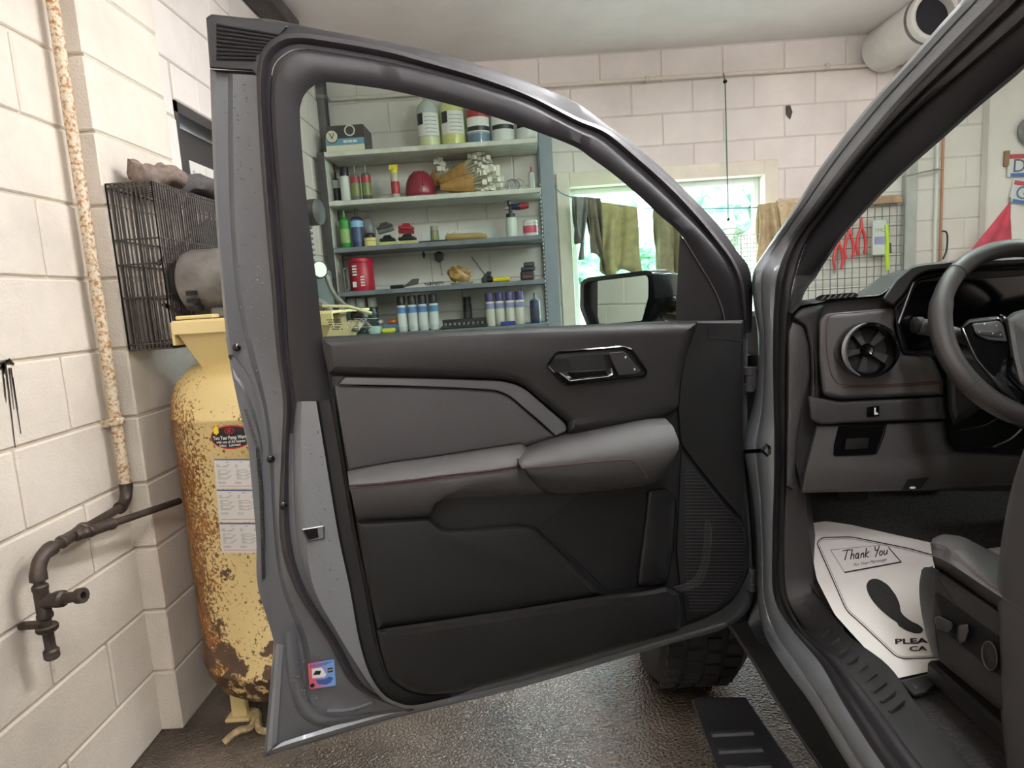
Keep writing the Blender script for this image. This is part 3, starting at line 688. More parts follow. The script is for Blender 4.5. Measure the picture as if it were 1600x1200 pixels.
def can(px, i, r, h, body, cap, label, band=None, group='spray cans on the shelves', capstyle=0, y=4.2, name='spray_can', cat='can', band2=None):
    k = f'{r}{h}{body.name}{cap.name}{band.name if band else ""}{capstyle}{band2.name if band2 else ""}'
    hb = h*.76
    ps = [('body', mesh_of(lambda: MB().lathe([(r*.94, 0), (r, .003), (r, hb*.93), (r*.93, hb*.97), (r*.75, hb)], 16), body, 'body|'+k))]
    if capstyle == 0: ps.append(('cap', mesh_of(lambda: MB().lathe([(r*.9, hb*.96), (r*.9, h*.97), (r*.82, h)], 16), cap, 'cap|'+k)))
    elif capstyle == 1: ps.append(('cap', mesh_of(lambda: MB().lathe([(r*.8, hb*.99), (r*.62, hb*1.04), (r*.24, hb*1.06), (r*.24, h*.95), (r*.17, h)], 14), cap, 'cap|'+k)))
    else: ps.append(('cap', mesh_of(lambda: MB().lathe([(r*.8, hb), (r*.8, h*.86), (r*.5, h*.9)], 14).box((-r*1.1, -r*.4, h*.84), (r*.9, r*.4, h)), cap, 'cap|'+k)))
    if band: ps.append(('label_band', mesh_of(lambda: MB().lathe([(r*1.012, hb*.18), (r*1.012, hb*.66)], 16, cap0=False, cap1=False), band, 'label_band|'+k)))
    if band2: ps.append(('label_band', mesh_of(lambda: MB().lathe([(r*1.014, hb*.68), (r*1.014, hb*.9)], 16, cap0=False, cap1=False), band2, 'label_band2|'+k)))
    return thing_parts(name, (sx(px, i, y), y, SZT(i)), ps, label, cat, group)
C_ = lambda n, c, r=.4, **k: mat('item_'+n, c, r, **k)
WHT, BLK_, REDI, GRN, BLU = C_('white', (214, 214, 208)), C_('black', (34, 33, 35)), C_('red', (164, 46, 54)), C_('green', (66, 148, 66)), C_('blue', (70, 108, 176))
PURP, LBLUE, YELI, ORG, TANI = C_('purple', (70, 60, 110)), C_('light_blue', (140, 180, 214)), C_('yellow', (226, 206, 48)), C_('orange', (198, 104, 44)), C_('tan', (170, 142, 92), .9, bump=.5, bs=200)
STEEL = C_('steel', (150, 150, 152), .3, metal=.6); OLIVE = C_('olive', (120, 128, 74)); KRAFT = C_('kraft', (166, 124, 70), .7, var=.12, vs=30); CREAMI = C_('cream', (222, 214, 190)); GREYI = C_('grey', (120, 118, 116)); PINK = C_('pink', (204, 84, 104)); NAVY = C_('navy', (44, 52, 84))
# --- top shelf
bx0, bx1 = sx(511, 0), sx(572, 0); bz = SZT(0)
cb = empty('coffee_box', ((bx0+bx1)/2, 4.25, bz))
CBD = C_('box_dark', (72, 64, 64)); CBB = C_('box_blue', (112, 156, 178))
MB().cbox((bx0, 4.17, bz), (bx1, 4.40, bz+.165), .003).build('carton', CBD, cb, 0)
MB().box((bx0+.003, 4.168, bz+.045), (bx1-.003, 4.17, bz+.085)).build('blue_panel', CBB, cb, 0)
MB().box((bx0+.003, 4.168, bz+.002), (bx1-.003, 4.17, bz+.045)).build('white_panel', CREAMI, cb, 0)
MB().lathe([(0, 0), (.04, 0), (.04, .002)], 28, (bx0+.045, 4.168, bz+.10), (0, -1, 0)).build('round_badge', BLK_, cb); MB().lathe([(0, 0), (.036, 0), (.036, .003)], 28, (bx0+.045, 4.168, bz+.10), (0, -1, 0)).build('round_badge_face', CREAMI, cb)
text_mb('V', (bx0+.045, 4.1645, bz+.082), (1, 0, 0), (0, 0, 1), .055, 0, 'CENTER').build('lettering', BLK_, cb, 0)
MB().lathe([(.034, 0), (.034, .003), (.026, .003), (.026, 0)], 28, (bx0+.16, 4.168, bz+.13), (0, -1, 0), False, False).build('cup_ring', CREAMI, cb)
lt = MB()
for i in range(3): lt.box((bx0+.115+i*.03, 4.1665, bz+.058), (bx0+.14+i*.03, 4.168, bz+.072))
lt.build('print', WHITEP, cb, 0)
tag(cb, 'coffee carton with blue band and round letter badge on top shelf', 'box')
def jug(px, r, h, col, liquid, lab, label, red=False, trans=True):
    x = sx(px, 0, 4.26); z = SZT(0); j = empty('jug', (x, 4.26, z)); hb = h*.7
    MB().lathe([(r*.9, 0), (r, .008), (r, hb), (r*.96, hb*1.07), (r*.8, hb*1.18), (r*.5, hb*1.27), (r*.32, hb*1.31), (r*.3, h)], 20, (x, 4.26, z)).build('bottle', col, j)
    MB().lathe([(r*1.006, .006), (r*1.006, hb*.28)], 20, (x, 4.26, z), cap0=False, cap1=False).build('liquid', liquid, j)
    MB().lathe([(r*.34, h*.965), (r*.34, h*1.04)], 14, (x, 4.26, z)).build('cap', WHT, j)
    n = 12; R = r*1.012
    def arc(a0, a1, z0, z1, m, nm, RR=R): MB().rings([[V((x + RR*math.sin(a0+(a1-a0)*k/n), 4.26 - RR*math.cos(a0+(a1-a0)*k/n), zz)) for k in range(n+1)] for zz in (z+z0, z+z1)], False).build(nm, m, j)
    arc(-1.0, 1.15, hb*.33, hb*.92, lab, 'label')
    if red: arc(-1.0, 1.15, hb*.72, hb*.92, REDI, 'red_band', R*1.006); arc(-1.0, 1.15, hb*.36, hb*.48, BLK_, 'black_band', R*1.006)
    else:
        arc(-1.0, -.35, hb*.62, hb*.92, BLK_, 'label_emblem', R*1.006)
        for q in range(5): arc(-.2, .9, hb*(.4+q*.1), hb*(.415+q*.1), INK, 'print_line', R*1.006)
    tag(j, label, 'jug', 'gallon jugs on the top shelf')
CLR = C_('clear_plastic', (186, 190, 184), .25); CLRY = C_('yellow_plastic', (208, 206, 140), .25); CLRB = C_('blue_plastic', (140, 156, 166), .25); LIQ = C_('pale_liquid', (206, 208, 160), .2); LIQY = C_('yellow_liquid', (204, 202, 128), .2); LIQB = C_('blue_liquid', (104, 122, 140), .2)
jug(672, .073, .33, CLR, LIQ, PAPER, 'clear jug with pale liquid, leftmost of the jugs')
jug(710, .078, .33, CLRY, LIQY, PAPER, 'yellow jug second from left on the top shelf')
jug(749, .078, .33, CLRB, LIQB, PAPER, 'blue grey jug in the middle of the jug row', True)
jug(787, .076, .33, WHT, WHT, PAPER, 'white jug with red and black label on top shelf', True)
jug(825, .075, .33, WHT, WHT, PAPER, 'white jug at the right end of the top shelf', True)
# --- second shelf
can(527, 1, .029, .21, WHT, BLK_, 'white spray can with bare nozzle, leftmost on second shelf', BLK_, capstyle=1, y=4.3)
can(541, 1, .032, .215, WHT, BLK_, 'white spray can with black cap on second shelf', None)
can(557, 1, .031, .22, C_('can_grey', (120, 112, 108)), GREYI, 'red and green spray can with nozzle on second shelf', OLIVE, capstyle=1, band2=REDI)
can(574, 1, .031, .22, C_('can_dark', (92, 84, 80)), GREYI, 'dark red and green spray can right of its twin', OLIVE, capstyle=1, band2=REDI)
can(619, 1, .027, .21, C_('can_red', (188, 176, 160)), YELI, 'spray can with yellow trigger cap beside the hard hat', REDI, capstyle=2)
hx = sx(658, 1, 4.24); hz = SZT(1)
hh = empty('hard_hat', (hx, 4.24, hz)); HH = C_('hat_red', (130, 30, 48), .3)
MB().lathe([(.098, .0), (.1, .012), (.097, .05), (.088, .09), (.07, .125), (.045, .148), (.015, .158), (0, .16)], 28, (hx, 4.24, hz+.012)).build('shell', HH, hh)
MB().lathe([(.108, 0), (.109, .006), (.1, .02)], 28, (hx, 4.235, hz)).build('brim', HH, hh)
for s in (-.03, 0, .03):
    MB().tube([V((hx+s, 4.24 - .1*math.cos(a), hz+.016+.15*math.sin(a))) for a in [.35+.2*k for k in range(12)]], .006, 6).build('ridge', HH, hh)
tag(hh, 'dark red hard hat on the second shelf', 'helmet')
def bundle(px0, py0, px1, py1, label, seed, heads=60, y=4.22):
    a = atY(px0, py0, y); b = atY(px1, py1, y); d = (b-a); t = empty('swab_bundle', (a.x, 4.22, SZT(1)))
    u = d.normalized(); w = V((0, 1, 0)); s = u.cross(w)
    rs = []
    for q, rad in ((0, .018), (.25, .042), (.6, .062), (.66, .06)):
        rs.append([a + d*q + (w*math.cos(2*math.pi*k/14)*rad + s*math.sin(2*math.pi*k/14)*rad*(1+.1*math.sin(3*k))) for k in range(14)])
    def cl(p): return V((p[0], min(p[1], 4.44), min(max(p[2], SZT(1)+.001), SZ[0]-.034)))
    MB().rings([[cl(p) for p in r] for r in rs], True, True, True).build('paper_wrap', KRAFT, t)
    rr = random.Random(seed); st_ = MB(); hd = MB()
    for i in range(heads):
        q = w*rr.uniform(-.04, .04) + s*rr.uniform(-.045, .045); e = a + d*rr.uniform(.8, 1.2) + q*1.7 + V((0, 0, .01))
        st_.tube([a + d*.6 + q*.8, e], .0018, 4); x_ = rr.uniform(.011, .017)
        hd.box(e - V((x_, x_, x_)), e + V((x_, x_, x_)), rr.uniform(0, 1.5))
    st_.v = [tuple(cl(p)) for p in st_.v]; hd.v = [tuple(cl(p)) for p in hd.v]
    st_.build('swab_sticks', CREAMI, t, 0)['kind'] = 'stuff'; hd.build('foam_heads', C_('foam_white', (226, 222, 206), .9), t, 0)['kind'] = 'stuff'
    tag(t, label, 'swab bundle', 'foam swab bundles on the second shelf')
bundle(686, 284, 752, 258, 'upper kraft wrapped bundle of white foam swabs', 1, 60, 4.33)
bundle(688, 293, 768, 284, 'lower kraft wrapped bundle of white foam swabs', 2, 50, 4.19)
bundle(672, 292, 694, 268, 'small upright bunch of white foam swabs beside hard hat', 3, 16, 4.38)
wc = atY(804, 290, 4.22); wb_ = MB(); rr = random.Random(4)
for i in range(6): 
    c = wc + V((rr.uniform(-.03, .03), rr.uniform(-.02, .02), 0)); R_ = rr.uniform(.03, .04); ax = V((rr.uniform(-.3, .3), 1, rr.uniform(-.3, .3))).normalized(); u = ax.orthogonal().normalized(); w = ax.cross(u)
    wb_.tube([V((c.x, c.y, SZT(1)+R_+.004)) + (u*math.cos(k*.45)+w*math.sin(k*.45))*R_ for k in range(15)], .002, 5)
tag(wb_.build('wire_coil', STEEL), 'tangled coil of thin wire on the second shelf', 'wire')
can(832, 1, .019, .145, WHT, REDI, 'small white bottle with red cap at shelf end', None, name='bottle', cat='bottle', group='small bottles on the shelves', capstyle=1)
# --- third shelf
can(541, 2, .034, .24, GRN, GRN, 'green bottle at the left end of the third shelf', C_('green_label', (150, 180, 110)), name='bottle', cat='bottle', group='large bottles on the third shelf', capstyle=1)
can(560, 2, .040, .245, NAVY, BLK_, 'navy bottle with pale blue label band on third shelf', C_('navy_label', (64, 74, 110)), name='bottle', cat='bottle', group='large bottles on the third shelf', capstyle=1, band2=LBLUE)
tag(lump('plastic_bag', (sx(578, 2, 4.33), 4.33, SZT(2)+.115), (.045, .045, .085), C_('smoky_bag', (150, 146, 146), .3), 3, flat=.0), 'crumpled smoky plastic bag behind the yellow pad', 'bag')
x = sx(579, 2, 4.19); t = empty('polishing_pad', (x, 4.19, SZT(2)))
MB().lathe([(.04, 0), (.041, .03), (.036, .034), (.041, .038), (.04, .055)], 20, (x, 4.19, SZT(2))).build('foam', C_('pad_yellow', (224, 214, 140), .9), t); MB().lathe([(.03, .055), (.03, .075), (.02, .085)], 16, (x, 4.19, SZT(2))).build('backing', BLK_, t)
tag(t, 'pale yellow foam polishing pad with black backing on third shelf', 'pad')
def brush(px, i, y, dz, L_, body, bris, label, tilt=0.0):
    x = sx(px, i, y); z = SZT(i)+dz; t = empty('scrub_brush', (x, y, z))
    R = Matrix.Rotation(tilt, 3, 'Y'); o = V((x, y, z))
    b = MB().cbox((-L_/2, -.03, .022), (L_/2, .03, .045), .008); b.add([(-L_*.3, -.02, .045), (L_*.3, -.02, .045), (L_*.2, 0, .065), (-L_*.2, 0, .065), (L_*.3, .02, .045), (-L_*.3, .02, .045)], ((0,1,2,3),(3,2,4,5),(1,4,2),(0,3,5)))
    b.v = [tuple(o + R @ V(p)) for p in b.v]; b.build('handle', body, t, 0)
    h_ = MB()
    for k in range(11):
        for q in (-.018, 0, .018): h_.cbox((-L_/2+.006+k*(L_-.012)/10-.0035, q-.005, 0), (-L_/2+.006+k*(L_-.012)/10+.0035, q+.005, .022), .001)
    h_.v = [tuple(o + R @ V(p)) for p in h_.v]; h_.build('bristles', bris, t, 0)['kind'] = 'stuff'
    tag(t, label, 'brush', 'scrub brushes on the third shelf')
YB = C_('bristle_yellow', (226, 220, 150), .8)
brush(606, 2, 4.18, .0, .10, BLK_, YB, 'black scrub brush with yellow bristles, left of the pair')
brush(637, 2, 4.18, .0, .115, BLK_, YB, 'black scrub brush with yellow bristles, under the red one')
brush(605, 2, 4.2, .085, .105, C_('brush_grey', (76, 74, 72)), GREYI, 'grey scrub brush tilted on top of another brush', -.2)
brush(636, 2, 4.2, .07, .10, REDI, C_('bristle_red', (150, 40, 44), .8), 'red bristled scrub brush resting on the stack', .1)
can(680, 2, .027, .105, C_('tarnished', (132, 122, 112), .4, metal=.4), C_('tarnished2', (150, 140, 128), .4), 'tarnished metal canister in the middle of third shelf', OLIVE, name='canister', cat='canister', group='')
can(703, 2, .019, .09, WHT, WHT, 'small white dropper bottle, left of the pair', BLU, name='bottle', cat='bottle', group='small bottles on the shelves', capstyle=1, y=4.3)
can(713, 2, .019, .09, WHT, WHT, 'small white dropper bottle, right of the pair', BLU, name='bottle', cat='bottle', group='small bottles on the shelves', capstyle=1, y=4.3)
x0_, x1_ = sx(696, 2, 4.18), sx(762, 2, 4.18); zz = SZT(2)
tag(MB().tube([(x0_, 4.18, zz+.022), (x0_+.02, 4.18, zz+.024), (x1_-.06, 4.18, zz+.022), (x1_-.015, 4.18, zz+.018), (x1_, 4.18, zz+.015)], [.012, .023, .022, .018, .008], 14).build('wash_mitt', TANI, None, 60), 'long tan fleece roll lying on the third shelf', 'brush')
tag(MB().cbox((sx(655, 2), 4.16, zz), (sx(700, 2), 4.19, zz+.012), .004).build('hand_tool', BLK_, None, 0), 'flat dark green tool lying before the metal canister', 'tool')
x = sx(801, 2); t = empty('foam_cannon', (x, 4.2, zz))
MB().lathe([(.036, 0), (.038, .006), (.038, .10), (.03, .125), (.022, .13)], 20, (x, 4.2, zz)).build('bottle', C_('milky', (206, 216, 206), .3), t)
MB().lathe([(.03, .128), (.03, .15), (.012, .155), (.012, .20), (.018, .205), (.018, .23), (.01, .235)], 16, (x-.002, 4.2, zz)).build('collar', BLK_, t)
MB().lathe([(.014, 0), (.02, .02), (.022, .05), (.02, .055)], 14, (x+.012, 4.2, zz+.19), (1, -.2, .02)).build('nozzle', NAVY, t); MB().lathe([(.021, .055), (.02, .075), (.017, .105)], 14, (x+.012, 4.2, zz+.19), (1, -.2, .02)).build('nozzle_tip', REDI, t)
MB().lathe([(.008, 0), (.008, .03)], 10, (x-.01, 4.2, zz+.185), (-1, 0, 0)).build('inlet', STEEL, t)
tag(t, 'foam cannon bottle with red tipped nozzle on third shelf', 'sprayer')
x = sx(830, 2); t = empty('tub', (x, 4.2, zz)); MB().lathe([(.044, 0), (.047, .01), (.047, .075), (.044, .08)], 22, (x, 4.2, zz)).build('body', WHT, t); MB().lathe([(.0485, .02), (.0485, .065)], 22, (x, 4.2, zz), cap0=False, cap1=False).build('label_band', PINK, t); MB().lathe([(.048, .08), (.048, .098), (.044, .102)], 22, (x, 4.2, zz)).build('lid', WHT, t)
tag(t, 'round white tub with pink label at third shelf end', 'tub')
# --- fourth shelf
zz = SZT(3); x = sx(567, 3, 4.24); t = empty('canister', (x, 4.24, zz)); RC = C_('canister_red', (176, 28, 52), .35)
MB().lathe([(.078, 0), (.08, .008), (.08, .18), (.076, .186)], 26, (x, 4.24, zz)).build('body', RC, t); MB().lathe([(.083, .186), (.083, .205), (.078, .21)], 26, (x, 4.24, zz)).build('lid', RC, t)
lb = MB()
for i in range(4): lb.box((x-.04, 4.1585, zz+.10+i*.018), (x-.012, 4.16, zz+.11+i*.018)); lb.box((x+.008, 4.1585, zz+.03+i*.018), (x+.034, 4.16, zz+.04+i*.018))
lb.box((x-.045, 4.1585, zz+.025), (x-.02, 4.16, zz+.06)).build('print', WHITEP, t, 0)
tag(t, 'large red plastic canister on the fourth shelf', 'canister')
x = sx(543, 3, 4.16); tag(MB().cbox((x-.015, 4.14, zz), (x-.008, 4.17, zz+.15), .002).cbox((x+.008, 4.14, zz), (x+.015, 4.17, zz+.15), .002).cbox((x-.015, 4.14, zz+.14), (x+.015, 4.17, zz+.15), .002).cbox((x-.015, 4.14, zz), (x+.015, 4.17, zz+.01), .002).build('metal_frame', GREYI, None, 0), 'narrow grey metal frame beside the red canister', 'frame')
x = sx(634, 3, 4.18); t = empty('scraper', (x, 4.18, zz)); MB().cbox((x-.10, 4.16, zz), (x-.01, 4.2, zz+.022), .006).build('handle', BLK_, t, 0)
MB().add([(x-.02,4.16,zz+.004),(x+.08,4.16,zz+.02),(x+.09,4.16,zz+.055),(x+.05,4.16,zz+.055),(x-.02,4.2,zz+.004),(x+.08,4.2,zz+.02),(x+.09,4.2,zz+.055),(x+.05,4.2,zz+.055)], ((0,1,2,3),(7,6,5,4),(0,4,5,1),(1,5,6,2),(2,6,7,3),(3,7,4,0))).build('head', C_('tool_grey', (74, 72, 72)), t, 0)
tag(t, 'black angled hand tool lying on the fourth shelf', 'tool')
rr = random.Random(9); x = sx(680, 3, 4.2); wbx = MB()
for i in range(7):
    c = V((x + rr.uniform(-.05, .05), 4.2 + rr.uniform(-.03, .03), zz+.004)); wbx.tube([c + V((math.cos(k*.8)*.018*(1+.3*i/7), math.sin(k*.8)*.012, abs(math.sin(k*1.3+i))*.025)) for k in range(9)], .003, 5)
tag(wbx.build('chain', STEEL), 'small heap of tangled steel chain on the fourth shelf', 'chain')
x = sx(722, 3, 4.2); tag(MB().lathe([(.062, 0), (.075, .012), (.078, .014), (.072, .014), (.06, .004)], 20, (x, 4.2, zz)).build('tray', C_('clear_tray', (196, 198, 196), .2)), 'shallow clear plastic dish under the brown bag', 'dish')
tag(lump('snack_bag', (x-.015, 4.2, zz+.065), (.075, .04, .05), C_('brown_bag', (140, 100, 54), .3, col2=(190, 158, 96), vs=30, th=(.45, .6)), 6, rough=.3), 'crinkled brown and gold bag on the clear dish', 'bag')
a = atY(737, 402, 4.36); b = atY(757, 428, 4.3); tag(MB().tube([a, b, V((b.x+.02, 4.28, zz+.01))], .006, 8).build('rod', STEEL), 'thin silver rod leaning against the back wall', 'rod')
x = sx(783, 3, 4.17); t = empty('flashlight', (x, 4.17, zz)); MB().lathe([(.012, 0), (.015, .003), (.015, .09), (.016, .092), (.016, .108), (.012, .11)], 16, (x-.05, 4.17, zz+.016), (1, 0, 0)).build('body', YELI, t)
MB().lathe([(.017, 0), (.02, .004), (.02, .03), (.014, .035)], 16, (x-.085, 4.17, zz+.02), (1, 0, 0)).build('head', BLK_, t)
tag(t, 'yellow flashlight lying on the fourth shelf', 'flashlight')
x = sx(760, 3, 4.24); tag(MB().add([(x-.03,4.22,zz),(x+.02,4.22,zz),(x+.04,4.22,zz+.07),(x+.015,4.22,zz+.075),(x-.03,4.22,zz+.03),(x-.03,4.26,zz),(x+.02,4.26,zz),(x+.04,4.26,zz+.07),(x+.015,4.26,zz+.075),(x-.03,4.26,zz+.03)], ((4,3,2,1,0),(5,6,7,8,9),(0,1,6,5),(1,2,7,6),(2,3,8,7),(3,4,9,8),(4,0,5,9))).build('spray_gun', BLK_, None, 0), 'black spray gun grip behind the yellow flashlight', 'spray gun')
x = sx(825, 3, 4.2); t = empty('charger', (x, 4.2, zz)); MB().cbox((x-.045, 4.16, zz), (x+.045, 4.24, zz+.06), .008).build('body', BLK_, t, 0); MB().cbox((x-.04, 4.165, zz+.06), (x+.055, 4.235, zz+.085), .006, ).cbox((x-.02, 4.17, zz+.085), (x+.05, 4.23, zz+.115), .006).build('battery', C_('charcoal', (50, 49, 51)), t, 0); MB().box((x-.03, 4.158, zz+.02), (x+.03, 4.16, zz+.026)).build('red_strip', REDI, t, 0)
tag(t, 'black battery on its charger at the fourth shelf end', 'charger')
def hang(px, py, kind, label):
    p = atY(px, py, 4.44); t = empty('hanging_brush' if kind else 'hanging_tag', (p.x, 4.44, p.z))
    if kind:
        MB().tube([p + V((0, 0, .02)), p + V((.012, 0, -.13))], .003, 6).build('handle', GREYI, t); MB().lathe([(.008, -.04), (.03, -.02), (.032, .02), (.012, .035)], 14, p).build('head', C_('soot', (96, 94, 92), .9), t)
    else: MB().add([p + V((-.012, 0, 0)), p + V((0, 0, .03)), p + V((.012, 0, 0)), p + V((0, 0, -.03)), p + V((0, -.01, 0)), p + V((0, .01, 0))], ((0,3,4),(3,2,4),(2,1,4),(1,0,4),(3,0,5),(2,3,5),(1,2,5),(0,1,5))).build('tag', BLK_, t, 0)
    tag(t, label, 'brush' if kind else 'tag')
hang(662, 398, 0, 'small black diamond tag hung on wall between shelves'); hang(686, 401, 1, 'sooty round brush hung on wall between shelves')
# --- bottom shelf in view
DKB = C_('bottle_dark', (56, 70, 66), .3, col2=(140, 150, 146), vs=40, th=(.55, .65))
for px, q in ((553, 'leftmost'), (568, 'middle'), (586, 'rightmost')): can(px, 4, .034, .235, DKB, WHT, f'dark can with white cap, {q} of the three', None, group='dark cans with white caps', y=4.3)
for px, q in ((630, 'first'), (647, 'second'), (663, 'third'), (680, 'fourth')): can(px, 4, .0305, .232, C_('can_white', (206, 212, 212), .35), BLK_, f'white and blue cleaner can with black cap, {q} from left', C_('can_lab', (216, 220, 218)), group='white and blue cleaner cans', band2=C_('can_blue', (96, 138, 190)))
for px, q in ((768, 'first'), (783, 'second'), (799, 'third'), (814, 'fourth')): can(px, 4, .0305, .215, C_('can_offwhite', (208, 206, 190), .35), PURP, f'off-white can with purple cap, {q} from left', None, group='off-white cans with purple caps', band2=C_('can_lilac', (140, 140, 176)))
can(733, 4, .028, .20, BLK_, C_('cap_dark', (50, 48, 50)), 'black aerosol can standing behind the socket tray', C_('black_lab', (58, 56, 58)), group='spray cans on the shelves', y=4.36)
can(838, 4, .034, .20, NAVY, GREYI, 'dark blue aerosol with nozzle at bottom shelf end', C_('dark_lab', (62, 60, 76)), capstyle=1)
zz = SZT(4); x0_, x1_ = sx(690, 4, 4.17), sx(762, 4, 4.17); t = empty('socket_tray', ((x0_+x1_)/2, 4.17, zz))
MB().cbox((x0_, 4.13, zz), (x1_, 4.21, zz+.02), .004).cbox((x0_+.005, 4.2, zz+.02), (x1_-.005, 4.21, zz+.06), .003).build('case', BLK_, t, 0)
for k in range(9): MB().lathe([(.008, 0), (.009, .018), (.006, .018)], 10, (x0_+.03+k*.03, 4.16, zz+.02)).build('socket', STEEL, t)
tag(t, 'open black socket set tray on the bottom shelf', 'tool tray')
x = sx(795, 4, 4.14); tag(MB().cbox((x-.05, 4.125, zz), (x+.045, 4.155, zz+.026), .003).build('small_box', C_('box_royal', (38, 56, 140)), None, 0), 'small royal blue box before the purple capped cans', 'box')
x = sx(607, 4, 4.15); tag(MB().cbox((x-.042, 4.13, zz), (x+.042, 4.18, zz+.03), .008).build('sponge', C_('sponge_yellow', (216, 220, 60), .9, bump=.4, bs=200), None, 0), 'bright yellow sponge on the bottom shelf', 'sponge')
tag(MB().cbox((x-.045, 4.19, zz), (x+.06, 4.26, zz+.055), .004).build('small_box', C_('box_bluegrey', (86, 110, 140)), None, 0), 'blue grey box behind the yellow sponge', 'box')
tag(MB().lathe([(.03, 0), (.038, .01), (.034, .022), (.01, .03)], 16, (x+.025, 4.22, zz+.056), (-.2, 0, 1)).build('sanding_disc', ORG), 'orange round pad on the blue grey box', 'pad')
x = sx(586, 4, 4.16); tag(MB().lathe([(.04, 0), (.045, .02), (.042, .045), (.03, .05)], 18, (x, 4.16, zz)).build('bowl', C_('mint', (164, 196, 188))), 'mint green round container left of the yellow sponge', 'container')

# ------------------------------------------------------------------ clothes line, towels, wire rack
ln = empty('clothes_line', (.9, 4.3, 1.9)); L0 = V((SX1+.115, 4.14, atY(852, 292, 4.14).z)); L1 = atY(893, 308, 4.3); L2 = atY(1000, 325, 4.3); L3 = atY(1192, 324, 4.38); L4 = atY(1262, 314, 4.395)
MB().tube(cr([L0, L1, L2, L3, L4], 6), .0035, 6).build('line', mat('blue_line', (70, 110, 150), .6), ln)
MB().cbox((L4.x-.01, 4.39, L4.z-.012), (L4.x+.012, 4.459, L4.z+.012), .004).build('anchor', BLKMET, ln, 0)
tag(ln, 'blue clothes line stretched from the shelf post across the window', 'line')
def towel(name, px0, px1, ptop, front, back, m, label, seed, y=4.3, skew=0.0):
    a = atY(px0, ptop[0], y); b = atY(px1, ptop[1], y); rr = random.Random(seed); n = 22; ph = [rr.uniform(0, 6) for _ in range(4)]
    rows = []
    fl = [atY(px0, front[0], y).z, atY(px1, front[1], y).z]; bk = [atY(px0, back[0], y).z, atY(px1, back[1], y).z]
    for j in range(-7, 11):
        ring = []
        for i in range(n+1):
            t = i/n; x = a.x + (b.x-a.x)*t; z0 = a.z + (b.z-a.z)*t; amp = .022*(abs(j)/10)**.5 + .003
            wob = amp*(math.sin(t*11+ph[0]) + .6*math.sin(t*19+ph[1]+j*.2))
            if j >= 0: q = j/10; z = z0 + ((fl[0]+(fl[1]-fl[0])*t + .02*math.sin(t*9+ph[2])) - z0)*q; yy = y - .012 - .01*q + wob
            else: q = -j/7; z = z0 + ((bk[0]+(bk[1]-bk[0])*t) - z0)*q; yy = y + .012 + .01*q + wob*.7
            if j == 0: yy = y - .004; z = z0 + .006
            ring.append(V((x + (skew + .03*math.sin(ph[3]+t*3))*q + .012*math.sin(t*8+j*.5)*q, yy, z)))
        rows.append(ring)
    o = MB().rings(rows, False).build(name, m, None, 60)
    md = o.modifiers.new('thickness', 'SOLIDIFY'); md.thickness = .004
    tag(o, label, 'towel', 'towels on the clothes line')
TW = lambda n, c: mat('towel_'+n, c, .95, var=.1, vs=18, bump=.6, bs=180)
towel('towel', 894, 918, (309, 311), (375, 410), (360, 370), TW('grey', (132, 134, 128)), 'grey towel at the left end of the line', 1, 4.29, -.02)
towel('towel', 913, 938, (310, 312), (398, 432), (380, 390), TW('brown', (124, 116, 100)), 'crumpled brownish grey towel second from left', 2, 4.31, .02)
towel('towel', 938, 995, (318, 326), (428, 424), (400, 410), TW('khaki', (170, 162, 116)), 'khaki yellow towel hanging in the middle', 3, 4.30)
towel('towel', 1020, 1066, (325, 326), (432, 440), (400, 410), TW('olive', (142, 134, 104)), 'olive brown towel hanging just left of the mirror frame', 4, 4.31)
towel('towel', 1184, 1216, (322, 318), (412, 420), (380, 390), TW('tan', (178, 158, 124)), 'tan towel on the line beside the truck pillar', 5, 4.385)
towel('towel', 1212, 1250, (316, 312), (405, 400), (380, 380), TW('beige', (196, 178, 144)), 'beige towel rightmost on the line', 6, 4.395)
wr = MB(); a = atY(1128, 365, 4.38); b = atY(1187, 375, 4.38); zt_ = a.z - .02; zb_ = zt_ - .42
wr.tube([(a.x, 4.38, zb_), (a.x, 4.38, zt_), (b.x, 4.38, zt_), (b.x, 4.38, zb_), (a.x, 4.38, zb_)], .008, 8)
for i in range(1, 12): x = a.x + (b.x-a.x)*i/12; wr.tube([(x, 4.38, zt_), (x, 4.38, zb_)], .003 if i != 6 else .006, 5)
for i in range(1, 15): z = zt_ + (zb_-zt_)*i/15; wr.tube([(a.x, 4.38, z), (b.x, 4.38, z)], .003, 5)
wr.tube([V(((a.x+cp.x)/2+.03 + math.cos(k*.42)*.07, 4.37, zt_+.03 + math.sin(k*.42)*.02)) for k in range(16)], .005, 6)
tag(wr.build('wire_rack', mat('white_wire', (206, 200, 190), .5)), 'white wire grid rack hanging below the green cord', 'rack')

